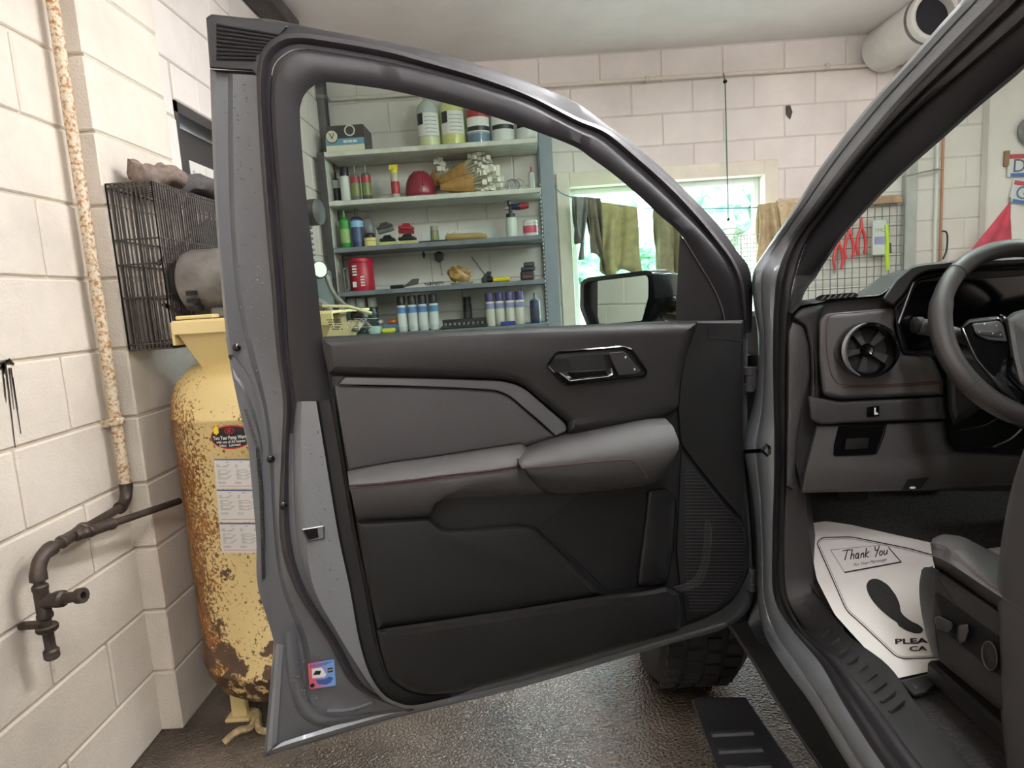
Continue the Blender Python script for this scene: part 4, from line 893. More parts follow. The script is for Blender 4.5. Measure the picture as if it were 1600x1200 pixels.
# ------------------------------------------------------------------ right part of the back wall, seen through the windshield
ct = atY(1473, 300, 4.42); pr = empty('copper_pipe', (ct.x, 4.43, 1.3))
MB().tube([(ct.x, 4.43, CZ-.01), (ct.x, 4.43, 1.3)], .008, 8).build('copper_tube', mat('copper', (176, 120, 88), .45, metal=.4), pr); MB().tube([(ct.x-.03, 4.44, CZ-.01), (ct.x-.03, 4.44, 1.3)], .012, 8).build('white_conduit', mat('white_conduit', (226, 224, 216), .5), pr)
MB().tube(cr([(ct.x, 4.42, 1.55), (ct.x+.03, 4.41, 1.53), (ct.x+.03, 4.41, 1.42), (ct.x+.005, 4.41, 1.36)], 5), .006, 6).build('hook', BLKMET, pr)
tag(pr, 'copper pipe beside a white conduit on the back wall', 'pipe')
a = atY(1410, 276, 4.40); b = atY(1474, 264, 4.40)
t = MB().tube([a, V((b.x-.05, 4.40, (a.z+b.z)/2+.015)), b], .006, 6).build('rod', mat('dull_rod', (150, 142, 128), .5)); tag(t, 'thin rod bridging the grey shadow strip and the copper pipe', 'rod')
ga = atY(1276, 322, 4.40); gb = atY(1415, 312, 4.40); gr = empty('tool_grid', ((ga.x+gb.x)/2, 4.4, 1.3)); gm = MB(); z1 = ga.z - .01; z0 = 1.15
for i in range(15): x = ga.x - .1 + (gb.x-ga.x+.1)*i/14; gm.tube([(x, 4.41, z0), (x, 4.41, z1)], .003, 5)
for i in range(10): z = z1 - .02 - i*.066; gm.tube([(ga.x-.1, 4.405, z), (gb.x, 4.405, z)], .003, 5)
gm.build('wire_grid', mat('grey_wire', (128, 126, 120), .5, metal=.3), gr)['kind'] = 'stuff'
MB().cbox((gb.x-.5, 4.40, z1-.005), (gb.x-.02, 4.45, z1+.05), .005).build('wood_strip', mat('worn_wood', (164, 134, 108), .7, var=.15, vs=30), gr, 0)
tag(gr, 'grey wire tool panel with wooden top strip on back wall', 'panel')
REDT = mat('tool_red', (214, 62, 66), .4)
def snip(px, py, label):
    p = atY(px, py, 4.385); t = empty('snips', (p.x, 4.385, p.z))
    for s in (-1, 1): MB().tube(cr([p + V((0, 0, .0)), p + V((s*.022, 0, -.06)), p + V((s*.03, 0, -.13)), p + V((s*.02, 0, -.18))], 5), [.012, .011, .010, .010, .010, .010, .010, .010, .010, .010, .010, .010, .010, .010, .010, .007], 8).build('handle', REDT, t)
    MB().tube([p + V((0, 0, -.01)), p + V((0, 0, .07))], [.014, .004], 8).build('jaw', REDT, t)
    tag(t, label, 'snips', 'red handled snips on the wire panel')
snip(1346, 355, 'red handled snips nearest the white package'); snip(1327, 362, 'red handled snips in the middle of three'); snip(1310, 378, 'red handled snips nearest the windshield pillar')
p = atY(1373, 370, 4.38); t = MB().cbox((p.x-.045, 4.37, p.z-.12), (p.x+.045, 4.39, p.z+.11), .003).build('blister_pack', WHT, None, 0); tag(t, 'white blister package hung on the wire panel', 'package')
MB().box((p.x-.035, 4.367, p.z-.05), (p.x+.035, 4.369, p.z+.0)).build('blue_print', mat('lilac_print', (150, 150, 190), .5), t, 0); text_mb('TMC', (p.x, 4.3675, p.z+.03), (1, 0, 0), (0, 0, 1), .035, 0, 'CENTER').build('lettering', INK, t, 0)
p = atY(1386, 375, 4.37); t = empty('utility_knife', (p.x, 4.37, p.z)); MB().tube([p + V((-.005, 0, .1)), p + V((.005, 0, -.2))], .015, 8).build('handle', mat('lime', (190, 214, 60), .5), t); MB().tube([p + V((.015, -.005, -.02)), p + V((.018, -.005, -.09))], .009, 8).build('grip', BLK_, t); MB().tube([p + V((-.005, 0, .1)), p + V((-.005, .01, .14))], .005, 6).build('blade', STEEL, t)
tag(t, 'lime green handled knife hung on the wire panel', 'knife')
def plate(x, z, rz, txt, tc, label, sub=None):
    t = empty('license_plate', (x, 4.36, z)); R = Matrix.Rotation(rz, 3, 'Y'); o = V((x, 4.36, z))
    b = MB().cbox((0, 0, -.15), (.3, .012, 0), .004); b.v = [tuple(o + R @ V(p)) for p in b.v]; b.build('plate', C_('plate_white', (214, 214, 214), .4), t, 0)
    b = MB().box((.005, -.002, -.033), (.295, 0, -.006)); b.v = [tuple(o + R @ V(p)) for p in b.v]; b.build('top_band', C_('plate_red', (190, 70, 80)), t, 0)
    b = MB().box((.02, -.002, -.148), (.15, 0, -.125)); b.v = [tuple(o + R @ V(p)) for p in b.v]; b.build('blue_band', BLU, t, 0)
    b = text_mb(txt, (.025, -.003, -.118), (1, 0, 0), (0, 0, 1), .12); b.v = [tuple(o + R @ V(p)) for p in b.v]; b.build('lettering', tc, t, 0)
    tag(t, label, 'license plate', 'licence plates on the back wall')
p = atY(1577, 240, 4.36); plate(p.x, p.z, .04, 'DE', C_('plate_grey', (90, 96, 104)), 'upper white licence plate with red top band on wall')
p = atY(1585, 280, 4.36); plate(p.x, p.z, .2, 'G', C_('plate_blue', (96, 104, 130)), 'lower tilted licence plate with blue edge on wall')
p = atY(1572, 248, 4.37); tag(MB().cbox((p.x-.015, 4.36, p.z-.05), (p.x+.02, 4.379, p.z+.05), .004).build('wood_block', mat('wood_brown', (150, 116, 84), .7), None, 0), 'small wooden block left of the upper plate', 'block')
fa = atY(1577, 316, 4.1); fb = atY(1508, 404, 4.1); fc = atY(1584, 404, 4.1); fl_ = empty('flag', (fb.x, 4.1, 1.0))
N_ = 12; rows = []
for j in range(N_+1):
    q = j/N_; e0 = fa + (fb-fa)*q*1.9; e1 = fa + (fc-fa)*q*1.9
    rows.append([e0 + (e1-e0)*(i/10) + V((0, .02*math.sin(i*1.3+j*.3)*q, 0)) for i in range(11)])
o = MB().rings(rows, False).build('cloth', mat('flag_red', (186, 58, 76), .8, var=.12, vs=14), fl_, 60); o.modifiers.new('thickness', 'SOLIDIFY').thickness = .003
MB().tube([V((fa.x+.012, 4.11, 0.0)), fa + V((.012, .01, .03))], .006, 6).build('pole', GREYMET, fl_)
tag(fl_, 'red triangular cloth flag behind the steering wheel', 'flag')
p = atY(1603, 205, 4.36); t = empty('wall_clock', (p.x+.05, 4.36, p.z)); MB().lathe([(.10, 0), (.105, .02), (.095, .03), (.09, .022)], 28, (p.x+.05, 4.37, p.z), (0, -1, 0)).build('rim', GREYI, t); MB().lathe([(0, .02), (.09, .02), (.09, .018)], 28, (p.x+.05, 4.37, p.z), (0, -1, 0)).build('face', C_('clock_dark', (60, 58, 58)), t)
tag(t, 'round dark wall clock at the right frame edge', 'clock')
# ------------------------------------------------------------------ pickup truck: opened driver door
tr = empty('pickup_truck', (1.45, 1.5, 0))
tag(tr, 'grey pickup truck with its driver door standing open', 'truck')
# inner shell: painted flange all round, from the outer skin's hem to the seal
c0 = [(328,108),(335,300),(346,450),(357,553),(372,630),(388,700),(400,833),(403,917),(428,1003),(423,1060),(414,1160),(411,1183),(436,1175),(500,1157),(595,1127),(800,1077),(1017,1014),(1138,979),(1180,930),(1176,850),(1166,700),(1166,515)]
c1 = [(337,112),(339,300),(350,450),(362,553),(384,630),(400,700),(412,833),(416,917),(441,1003),(438,1062),(431,1140),(430,1160),(450,1158),(510,1143),(600,1116),(800,1072),(1016,1009),(1134,973),(1174,925),(1173,850),(1164,700),(1164,515)]
c2 = [(356,115),(358,300),(368,450),(388,552),(410,630),(420,700),(428,833),(440,917),(470,1000),(478,1066),(482,1105),(490,1125),(515,1128),(560,1120),(640,1104),(800,1068),(1015,1005),(1130,968),(1170,915),(1171,850),(1163,700),(1163,515)]
c2b = [(364,115),(366,300),(376,450),(398,552),(416,630),(426,700),(433,833),(447,917),(480,1000),(490,1066),(498,1098),(508,1112),(530,1116),(570,1113),(648,1100),(800,1066),(1014,1003),(1128,966),(1169,913),(1170,850),(1163,700),(1163,515)]
c3 = [(403,118),(411,300),(424,450),(432,550),(441,627),(440,700),(437,833),(460,917),(512,1000),(552,1070),(580,1092),(600,1105),(618,1109),(650,1108),(700,1092),(800,1062),(1012,1000),(1126,962),(1168,910),(1170,850),(1162,700),(1162,515)]
c4 = [(426,118),(432,300),(443,450),(450,550),(459,627),(458,700),(463,833),(485,917),(536,1000),(576,1070),(604,1090),(622,1100),(638,1104),(665,1104),(715,1086),(800,1056),(1010,996),(1122,956),(1165,905),(1168,850),(1160,700),(1160,515)]
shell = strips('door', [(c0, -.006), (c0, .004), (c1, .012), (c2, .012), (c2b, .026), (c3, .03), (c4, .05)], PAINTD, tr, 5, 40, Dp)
shell['label'] = 'driver door swung wide open, dark trim inside grey painted shell'
# outer skin, seen only from outside or behind
pad('outer_skin', [(352,528,2)] + c0[3:18] + [(1180,930),(1176,850),(1168,700),(1168,530,2),(1056,514),(502,534)], [(0, -.012), (1, -.007)], Dp, PAINT, shell, r=3)
strips('outer_pillar', [(c0[:4], -.008), ([(400,112),(440,300),(452,450),(460,553)], -.004)], PAINT, shell, 5, 40, Dp)
# lower inner ledge (painted) and the seal channel beside the trim
c5 = [(472,627),(471,700),(478,833),(490,917),(527,988),(556,1036),(584,1078),(607,1095),(640,1104),(700,1092)]
c4l = [(459,627),(458,700),(463,833),(485,917),(530,990),(560,1040),(590,1085),(612,1100),(645,1108),(700,1096)]
c6 = [(494,627),(506,700),(528,833),(546,917),(561,1000),(577,1052),(598,1084),(622,1098),(648,1102),(700,1091)]
c7 = [(520,627),(534,700),(556,833),(574,917),(589,1000),(605,1055),(626,1076),(655,1086),(680,1087),(710,1083)]
strips('latch_face', [(c4l, .048), (c5, .078), (c6, .086)], PAINT, shell, 6, 40, Dp)
strips('seal_channel', [(c6, .084), ([(x+4, y-1) for x, y in c6], .074), ([(x-6, y-3) for x, y in c7], .078), (c7, .112)], RUBBER, shell, 6, 40, Dp)
# outer weatherstrip: a soft tube round the upper frame and down the latch side
sO = [(640,1112),(556,1075),(512,1002),(460,917),(437,833),(440,700),(442,627),(432,550),(424,450),(411,300),(402,160),(402,105),(412,75),(431,58),(457,52),(499,55),(600,73),(675,94),(750,116),(825,144),(900,182),(950,203),(1000,243),(1045,283),(1088,328),(1125,375),(1148,408),(1162,445),(1166,500)]
sI = [(655,1104),(578,1070),(536,1000),(485,917),(463,833),(458,700),(460,627),(450,550),(444,450),(432,300),(422,180),(424,120),(431,97),(450,81),(469,76),(499,79),(600,96),(675,114),(750,135),(825,161),(900,199),(940,218),(985,256),(1027,293),(1066,331),(1103,369),(1130,404),(1148,443),(1158,500)]
mid = [((a[0]+b[0])/2, (a[1]+b[1])/2) for a, b in zip(sO, sI)]
ws = [0.035]*6 + [.05]*23
def lift(L_, d): return [(p[0], p[1], ws[i]+d) for i, p in enumerate(L_)]
strips('weatherstrip', [(lift(sO, -.012), 0), (lift(sO, .006), 0), (lift([((a[0]*.7+b[0]*.3), (a[1]*.7+b[1]*.3)) for a, b in zip(sO, sI)], .016), 0), (lift(mid, .012), 0), (lift([((a[0]*.3+b[0]*.7), (a[1]*.3+b[1]*.7)) for a, b in zip(sO, sI)], .006), 0), (lift(sI, .012), 0), (lift(sI, .0), 0)], mat('weatherstrip_black', (52, 49, 52), .45), shell, 6, 60, Dp)
# upper frame outside the seal (painted edge with black cap)
fO = [(330,30),(412,31),(455,38),(499,47),(600,66),(675,82),(750,103),(825,129),(900,161),(950,197),(1000,234),(1045,273),(1088,315),(1125,355),(1152,393),(1170,418),(1176,460),(1174,518)]
fI = [(402,118),(410,78),(440,56),(499,57),(600,75),(675,96),(750,118),(825,146),(900,184),(945,201),(993,239),(1037,275),(1077,317),(1117,362),(1143,402),(1158,437),(1164,480),(1166,518)]
fI = [(x-6, y+5) if x > 900 else (x, y) for x, y in fI]
strips('upper_frame', [([(x-2, y-2) for x, y in fO], .0), (fO, .02), ([((a[0]+b[0])/2, (a[1]+b[1])/2) for a, b in zip(fO, fI)], .028), (fI, .036)], FRAMET, shell, 5, 40, Dp)
pad('corner_cover', [(322,28,2),(330,22,3),(412,31),(452,40),(440,54),(412,72),(402,100),(401,112),(328,107,2)], [(0, -.01), (0, .03), (3, .034)], Dp, FRAMET, shell, r=4)
for i in range(9):
    y = 38 + i*6.6; x1 = 440 - i*5 if i < 7 else 404
    MB().tube([Dp(338, y, .036), Dp(x1 - 4, y + (x1-338)*.16 - i*1.2, .036)], .0021, 6).build('rib', FRAMET, shell)
# window surround (inner trim of the frame)
tO = [(462,627),(452,550),(445,450),(433,300),(424,180),(425,122),(432,98),(451,82),(470,77),(499,80),(600,97),(675,115),(750,136),(825,162),(900,200),(940,219),(985,257),(1027,294),(1066,332),(1103,370),(1130,405),(1148,444),(1158,505)]
tI = [(519,627),(507,548),(495,445),(478,300),(469,190),(471,160),(479,144),(492,133),(506,129),(528,130),(604,140),(675,156),(750,176),(825,201),(895,228),(925,248),(962,275),(998,306),(1030,336),(1064,367),(1098,421),(1118,458),(1132,503)]
tOo = [(x + (2 if x > 900 else 0), y - (2 if x > 480 else 0)) for x, y in tO]
strips('window_surround', [(tOo, .02), (tO, .066), ([(a[0]*.85+b[0]*.15, a[1]*.85+b[1]*.15) for a, b in zip(tO, tI)], .074), ([(a[0]*.3+b[0]*.7, a[1]*.3+b[1]*.7) for a, b in zip(tO, tI)], .076), (tI, .070), (tI, .045)], FRAMET, shell, 6, 40, Dp)
# sail panel by the mirror
pad('sail_panel', [(1062,366,2),(1072,379),(1098,421),(1116,452),(1128,480),(1133,506,2),(1055,508,2)], [(0, .045), (0, .066), (2, .069)], Dp, PLDARK, shell, r=10)
MB().tube([Dp(x, y, .076) for x, y in cr([(1066,368,0),(1098,421,0),(1116,452,0),(1128,480,0),(1133,504,0)], 4) for x, y in ((x, y),)] if False else [Dp(p.x, p.y, .073) for p in cr([(1068,372,0),(1098,421,0),(1116,452,0),(1128,480,0),(1133,504,0)], 4)], .0012, 5).build('sail_seam', mat('seam_highlight', (110, 106, 108), .4), shell)  # light tone paints the highlight running along this seam
# glass
gpts = [(500,530),(495,445),(478,300),(468,190),(470,160),(479,143),(492,132),(506,128),(528,129),(604,139),(675,155),(750,175),(825,200),(895,227),(962,274),(1030,335),(1066,366),(1055,512)]
MB().rings([[Dp(x, y, .046) for x, y in gpts], [Dp(x, y, .042) for x, y in gpts]], True, True, True).build('window_glass', GLASS, shell, 0)
ek = MB()
for i, (x0, x1, y) in enumerate(((510,533,499),(513,533,502.5),(514,535,506),(518,534,510),(516,536,513.5))):
    for k in range(7):
        a = x0 + (x1-x0)*k/7; 
        if (k+i) % 5 != 4: ek.poly([Dp(a, y, .0468), Dp(a+2.2, y-.1, .0468), Dp(a+2.2, y+1.6, .0468), Dp(a, y+1.7, .0468)])
ek.build('glass_print', BLACKP, shell, 0)
el = MB()
for cx, cy, r in ((548, 504, 4), (565, 504, 4.6), (541, 512, 3)):
    el.rings([[Dp(cx + rr_*math.cos(k*.314), cy + rr_*math.sin(k*.314), .0468) for k in range(20)] for rr_ in (r, r-.6)], True)
for r in (2.5, 4.2, 6): el.rings([[Dp(595 + (r+q)*math.sin(a), 507 - (r+q)*math.cos(a), .0468) for a in [-.8+.2*k for k in range(9)]] for q in (0, .7)], False)
el.poly([Dp(553, 498, .0468), Dp(592, 497, .0468), Dp(592, 497.6, .0468), Dp(553, 498.6, .0468)]); el.poly([Dp(553, 511, .0468), Dp(592, 510, .0468), Dp(592, 510.6, .0468), Dp(553, 511.6, .0468)])
e2 = text_mb('60', (0, 0, 0), (1, 0, 0), (0, 1, 0), 6, 0, 'CENTER'); e2.v = [tuple(Dp(565+p[0], 506-p[1], .0468)) for p in e2.v]; el.add(e2.v, e2.f)
el.build('glass_emblem', mat('etched_white', (196, 200, 196), .6), shell, 0)
# trim: base carrier
base = [(505,526,3),(519,600,4),(534,700),(556,833),(575,917),(590,1002),(606,1056),(632,1078,14),(670,1086),(720,1081),(800,1061),(1000,1003),(1105,966),(1150,935,18),(1168,892),(1172,850),(1163,770),(1160,600),(1162,500,3),(1056,501,2)]
pad('trim_panel', base, [(0, .055), (0, .098), (3, .108), (6, .110)], Dp, PLBLACK, shell, r=14)
# upper belt pad
up = [(501,528,6),(640,520),(800,513),(1056,505),(1090,505,6),(1080,530,10),(1070,560),(1062,600),(1060,640),(1030,654),(900,678),(886,678,4),(887,660,6),(818,603,14),(790,593),(720,590),(525,586,3),(513,584,3)]
pad('belt_pad', up, [(0, .10), (0, .118), (3, .130), (8, .138), (14, .141)], Dp, mat('belt_pad_black', (40, 38, 38), .45, bump=.3, bs=700), shell, r=10, n=5)
pad('front_cap', [(1088,502,2),(1161,502,2),(1162,815,4),(1128,778),(1095,738),(1062,694),(1058,640),(1062,590),(1070,550),(1082,520)], [(0, .10), (0, .114), (3, .120)], Dp, PLBLACK, shell, r=10)
MB().tube([Dp(x, y, .1205) for x, y in ((1106,510),(1107,529),(1134,529),(1160,533))], .0011, 5).build('panel_gap', SEAM, shell)
# silver accent and insert
pad('accent_recess_shade', [(518,588,2),(790,592),(822,605),(890,664),(888,680),(866,684),(520,604,2)], [(0, .10), (0, .113)], Dp, GLOSSB, shell, r=6)  # black backing puts the recess shadow under the belt pad into colour
pad('silver_accent', [(539,589,4),(660,591),(780,595),(804,600),(821,608),(884,663,6),(886,673,4),(868,681,2),(850,664),(796,618,14),(777,610),(713,606),(633,603),(529,601,1)], [(0, .11), (0, .122), (1.2, .126)], Dp, mat('satin_silver_trim', (128, 127, 130), .35, metal=.6), shell, r=12)
pad('door_insert', [(523,603,3),(633,604),(713,607),(776,611),(795,619,12),(866,682,3),(822,697),(812,694,5),(770,700),(680,714),(600,725),(546,735,4),(537,690)], [(0, .105), (0, .114), (3, .120), (8, .1215)], Dp, mat('insert_cloth', (64, 62, 63), .6, bump=.35, bs=1100, sheen=.15), shell, r=12)
# armrest shelf behind, with double seam
strips('armrest', [([(543,736),(600,724),(680,713),(770,699),(812,693),(822,697)], .112), ([(543,739),(600,728),(680,717),(770,703),(812,698),(824,702)], .135), ([(545,752),(600,746),(700,733),(770,722),(812,714),(826,712)], .168), ([(545,760),(600,756),(700,744),(770,736),(816,729),(832,728)], .178), ([(549,772),(610,768),(700,760),(770,754),(825,745),(836,742)], .176), ([(555,800),(600,797),(668,793),(700,775),(800,768),(848,765)], .150), ([(560,812),(610,811),(672,806),(690,782),(800,776),(850,770)], .112)], SOFTL, shell, 6, 50, Dp)
for dy in (-2.2, 2.6):
    MB().tube([Dp(p.x, p.y+dy, .1785) for p in cr([(545,760,0),(600,756,0),(700,744,0),(770,736,0),(816,729,0)], 6)], .0009, 5).build('stitch_line', STITCH, shell)
MB().tube([Dp(p.x, p.y, .1788) for p in cr([(545,760,0),(600,756,0),(700,744,0),(770,736,0),(816,729,0)], 6)], .0011, 5).build('seam', SEAM, shell)
# padded grip armrest in front
strips('grip_armrest', [([(807,716),(818,702),(838,692),(900,674),(960,661),(1008,652),(1036,652)], .112), ([(807,717),(819,706),(842,698),(905,681),(965,668),(1012,658),(1042,656)], .15), ([(809,720),(824,714),(850,707),(910,694),(970,682),(1020,672),(1052,667)], .195), ([(812,726),(828,724),(860,719),(920,711),(980,704),(1030,697),(1061,690)], .213), ([(816,732),(832,732),(866,729),(925,724),(985,720),(1030,716),(1060,703)], .215), ([(826,742),(842,746),(875,748),(930,746),(985,742),(1028,735),(1054,715)], .20), ([(840,757),(856,763),(885,764),(930,762),(985,757),(1022,748),(1046,730)], .165), ([(848,766),(862,770),(890,771),(935,768),(985,763),(1020,755),(1044,742)], .112)], mat('grip_leather', (76, 74, 74), .5, bump=.35, bs=1000), shell, 7, 60, Dp)
MB().tube([Dp(p.x, p.y, .2165) for p in cr([(816,732,0),(866,728,0),(925,722,0),(975,718,0),(992,722,0),(1006,738,0),(1012,748,0)], 6)], .0009, 5).build('stitch_line', STITCH, shell)
MB().tube([Dp(x, y, .188) for x, y in ((808,717),(815,729),(830,748),(848,767))], .0013, 5).build('seam', SEAM, shell)
# lower moulding, pocket and bin
pad('lower_panel', [(556,815,5),(672,808,6),(692,825,8),(706,827),(822,819,8),(838,824,8),(934,918,8),(946,930),(760,962),(590,985,4),(575,917)], [(0, .10), (0, .118), (2.5, .132), (6, .137), (12, .139)], Dp, PLBLACK, shell, r=10)
pad('pocket_recess', [(842,822),(905,770),(1000,760),(1050,775,10),(1044,905,10),(1030,915),(946,924),(935,912)], [(0, .108), (2, .112)], Dp, mat('pocket_dark', (14, 13, 14), .6), shell, r=10)
pad('pocket_wall', [(1012,765,6),(1040,762,6),(1058,782,8),(1052,860),(1044,912,8),(1026,916,6),(994,918),(998,880),(1006,820)], [(0, .10), (0, .118), (3, .128), (9, .132)], Dp, mat('pocket_gloss', (22, 21, 22), .3), shell, r=10)
pad('storage_bin', [(588,984,4),(700,968),(820,950),(930,932,8),(960,928),(1000,925),(1040,916,8),(1060,926,6),(1064,955),(1062,986,6),(1000,1003),(800,1061),(720,1081),(670,1086),(634,1077,12),(606,1055),(592,1002)], [(0, .10), (0, .13), (3, .148), (6, .155), (12, .158)], Dp, PLBLACK, shell, r=12)
strips('bin_lip', [([(600,982),(700,968),(820,950),(930,933),(1000,926),(1040,918)], .146), ([(602,987),(702,973),(822,955),(932,938),(1002,931),(1042,924)], .163), ([(604,996),(704,982),(824,964),(934,946),(1003,938),(1044,931)], .158)], PLDARK, shell, 6, 60, Dp)
pad('speaker_grille', [(1064,702,4),(1095,744),(1128,784),(1162,822,6),(1170,862),(1167,895),(1148,934,16),(1104,962),(1072,975,6),(1066,930),(1062,920),(1056,860)], [(0, .10), (0, .115), (2, .120), (5, .121)], Dp, None, shell, r=10)
gl_ = MB()
for i in range(44):
    y = 730 + i*5.2
    xa = 1068 if y < 930 else 1074; xb = min(1164, 1076 + (y-720)*.84) if y < 824 else (1167 if y < 890 else 1167 - (y-890)*.75)
    if xb - xa > 8: gl_.tube([Dp(xa+3, y, .1215), Dp((xa+xb)/2, y, .1215), Dp(xb-3, y, .1215)], .0009, 4)
gl_.build('grille_ribs', PLDARK, shell)['kind'] = 'stuff'
bpy.data.objects['speaker_grille'].data.materials.append(PLBLACK)
tx = MB()
for q in range(5): tx.tube([Dp(p.x+q*2.6, p.y+q*1.6, .122) for p in cr([(1102,812,0),(1100,850,0),(1094,885,0),(1080,908,0),(1052,918,0)], 5)], .0007, 4)
tx.build('grille_contour', PLGREY, shell)['kind'] = 'stuff'
# inner handle
hb_ = [(852,571,6),(868,549,6),(975,540,6),(990,546,6),(1013,580,6),(1010,588,4),(996,592,4),(884,604,6)]
pad('handle_bezel', hb_, [(0, .135), (0, .146), (1.5, .148), (4, .147), (5, .140)], Dp, GLOSSB, shell, r=6, cap=False)
pad('handle_cup', [(857,571,5),(871,553,5),(975,545,5),(987,550,5),(1008,580,4),(995,588,4),(886,600,5)], [(0, .142), (2, .1415)], Dp, mat('cup_black', (16, 15, 16), .4), shell, r=5)
pad('handle_cup_shade', [(884,558,4),(940,551,4),(950,574,3),(896,580,3)], [(0, .1418), (.5, .1422)], Dp, mat('cup_shade_black', (5, 5, 5), .7), shell, r=5)  # flat black patch painting the shade inside the cup
pad('door_handle', [(870,581,1),(950,574,2),(957,574,2),(960,586,4),(952,590),(890,597,3)], [(0, .142), (0, .160), (1.5, .165), (4, .163)], Dp, CHROME, shell, r=3)
pad('door_handle_grip', [(886,583,1),(946,578,1),(950,586,2),(896,592,2)], [(0, .1632), (1, .166)], Dp, GLOSSB, shell, r=2)
pad('lock_switch', [(950,551,3),(975,549,3),(1002,581,3),(992,585,3),(966,587,2)], [(0, .1416), (0, .149), (1.2, .151)], Dp, PLDARK, shell, r=3)
for x, y in ((977.5, 558), (991.5, 577)): MB().box((-.5, -.5, -.5), (.5, .5, .5)).build('lock_mark', WHITEP, shell, 0); o = bpy.data.objects[[k.name for k in shell.children if k.name.startswith('lock_mark')][-1]]; p = Dp(x, y, .1515); o.data.transform(Matrix.Translation(p) @ Matrix.Rotation(math.atan2(DU.y, DU.x), 4, 'Z') @ Matrix.Diagonal((.003, .001, .004, 1)))
# latch and small fittings on the shell
pad('latch', [(470,827,2),(507,821,2),(507,842,2),(481,847,2)], [(0, .07), (0, .088), (1.5, .089), (2.5, .080)], Dp, mat('latch_metal', (120, 120, 122), .35, metal=.8), shell, r=2)
pad('latch_opening', [(475,829,1),(505,824,1),(505,839,1),(483,843,1)], [(0, .0805), (.5, .081)], Dp, mat('latch_dark', (8, 8, 8), .6), shell, r=1)
for px, py, w in ((370, 543, .02), (423, 717, .035), (443, 790, .06)): MB().lathe([(.0075, 0), (.0075, .003), (.004, .0045), (0, .0045)], 14, Dp(px, py, w), DN).build('bolt', GLOSSB, shell)
pad('edge_gasket', [(399,700),(404,700),(411,760),(413,833),(414,905),(409,905),(407,833),(405,760)], [(0, .006), (0, .018), (1, .021)], Dp, RUBBER, shell, r=2)
gk = MB()
for i in range(90):
    y = 640 + i*3; x = 381 + (y-640)*.32 if y < 700 else (400 + (y-700)*.066 if y < 833 else 408.5)
    gk.tube([Dp(x, y, .0215), Dp(x+5, y, .0215)], .0008, 4)
gk.build('gasket_teeth', PLDARK, shell)['kind'] = 'stuff'
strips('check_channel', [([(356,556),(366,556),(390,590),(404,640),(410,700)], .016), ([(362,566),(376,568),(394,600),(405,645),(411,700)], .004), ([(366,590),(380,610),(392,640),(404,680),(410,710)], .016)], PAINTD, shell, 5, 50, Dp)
# hems and a bead pressed into the lower corner, plus a highlight streak
strips('rear_hem', [([(429,1006),(426,1045),(420,1110),(412,1180)], .0), ([(436,1006),(433,1045),(428,1110),(424,1170)], .017), ([(443,1007),(440,1045),(436,1110),(432,1160)], .016)], PAINT, shell, 5, 50, Dp)
strips('bottom_hem', [([(411,1183),(470,1166),(595,1128),(700,1102),(800,1078),(1017,1015),(1136,980)], .0), ([(424,1172),(472,1156),(596,1120),(701,1096),(801,1072),(1017,1010),(1134,975)], .018), ([(440,1160),(480,1147),(597,1112),(702,1090),(801,1068),(1016,1006),(1132,972)], .014)], PAINT, shell, 6, 50, Dp)
bead = [(452,985),(455,1030),(462,1075),(476,1110),(505,1128),(545,1125),(600,1112),(650,1106)]
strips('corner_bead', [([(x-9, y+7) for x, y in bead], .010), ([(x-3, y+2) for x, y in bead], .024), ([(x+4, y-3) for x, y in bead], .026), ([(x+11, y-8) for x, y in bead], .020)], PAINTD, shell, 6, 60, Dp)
strips('highlight_bead', [([(512,1118),(545,1116),(585,1103)], .026), ([(510,1113),(545,1111),(583,1098)], .036), ([(512,1108),(545,1106),(580,1094)], .026)], PAINT, shell, 6, 60, Dp)  # ridge in lighter paint that draws the highlight streak
# sticker
stk = pad('inspection_sticker', [(481,1037,3),(522,1030,3),(525,1071,3),(484,1077,3)], [(0, .030), (0, .034)], Dp, None, shell, r=3)
sm = bpy.data.materials.new('sticker_red_to_blue'); sm.use_nodes = True; nt = sm.node_tree; tcn = nt.nodes.new('ShaderNodeTexCoord'); sp_ = nt.nodes.new('ShaderNodeSeparateXYZ'); rp_ = nt.nodes.new('ShaderNodeValToRGB')
nt.links.new(tcn.outputs['Generated'], sp_.inputs[0]); nt.links.new(sp_.outputs[0], rp_.inputs[0]); nt.links.new(rp_.outputs[0], nt.nodes['Principled BSDF'].inputs['Base Color']); rp_.color_ramp.elements[0].color = lin((206, 84, 96)); rp_.color_ramp.elements[1].color = lin((120, 160, 214)); rp_.color_ramp.elements[0].position = .15; rp_.color_ramp.elements[1].position = .75
stk.data.materials.append(sm)
def flat(name, pts, m, w=.0345): return MB().poly([Dp(x, y, w) for x, y in pts][::-1]).build(name, m, shell, 0)
flat('sticker_patch', [(487,1045),(503,1043),(510,1054),(507,1058),(488,1060)], WHITEP); flat('sticker_map', [(493,1062),(508,1061),(514,1057),(521,1059),(517,1066),(510,1070),(497,1069)], BLUEP, .0347); flat('sticker_square', [(512,1044),(520,1043),(520,1050),(512,1051)], BLACKP)
flat('sticker_swoosh', [(489,1055),(493,1048),(502,1048),(500,1054)], BLACKP, .0348)
g2 = text_mb('GM', (0, 0, 0), (1, 0, 0), (0, 1, 0), 4.6, 0, 'CENTER'); g2.v = [tuple(Dp(516+p[0], 1048.6-p[1]-p[0]*.12, .0348)) for p in g2.v]; g2.build('lettering', WHITEP, shell, 0)
for k in range(3): flat('sticker_line', [(484,1039.3+k*1.8),(520-k*4,1033+k*2),(520-k*4,1033.8+k*2),(484,1040.1+k*1.8)], BLUEP)
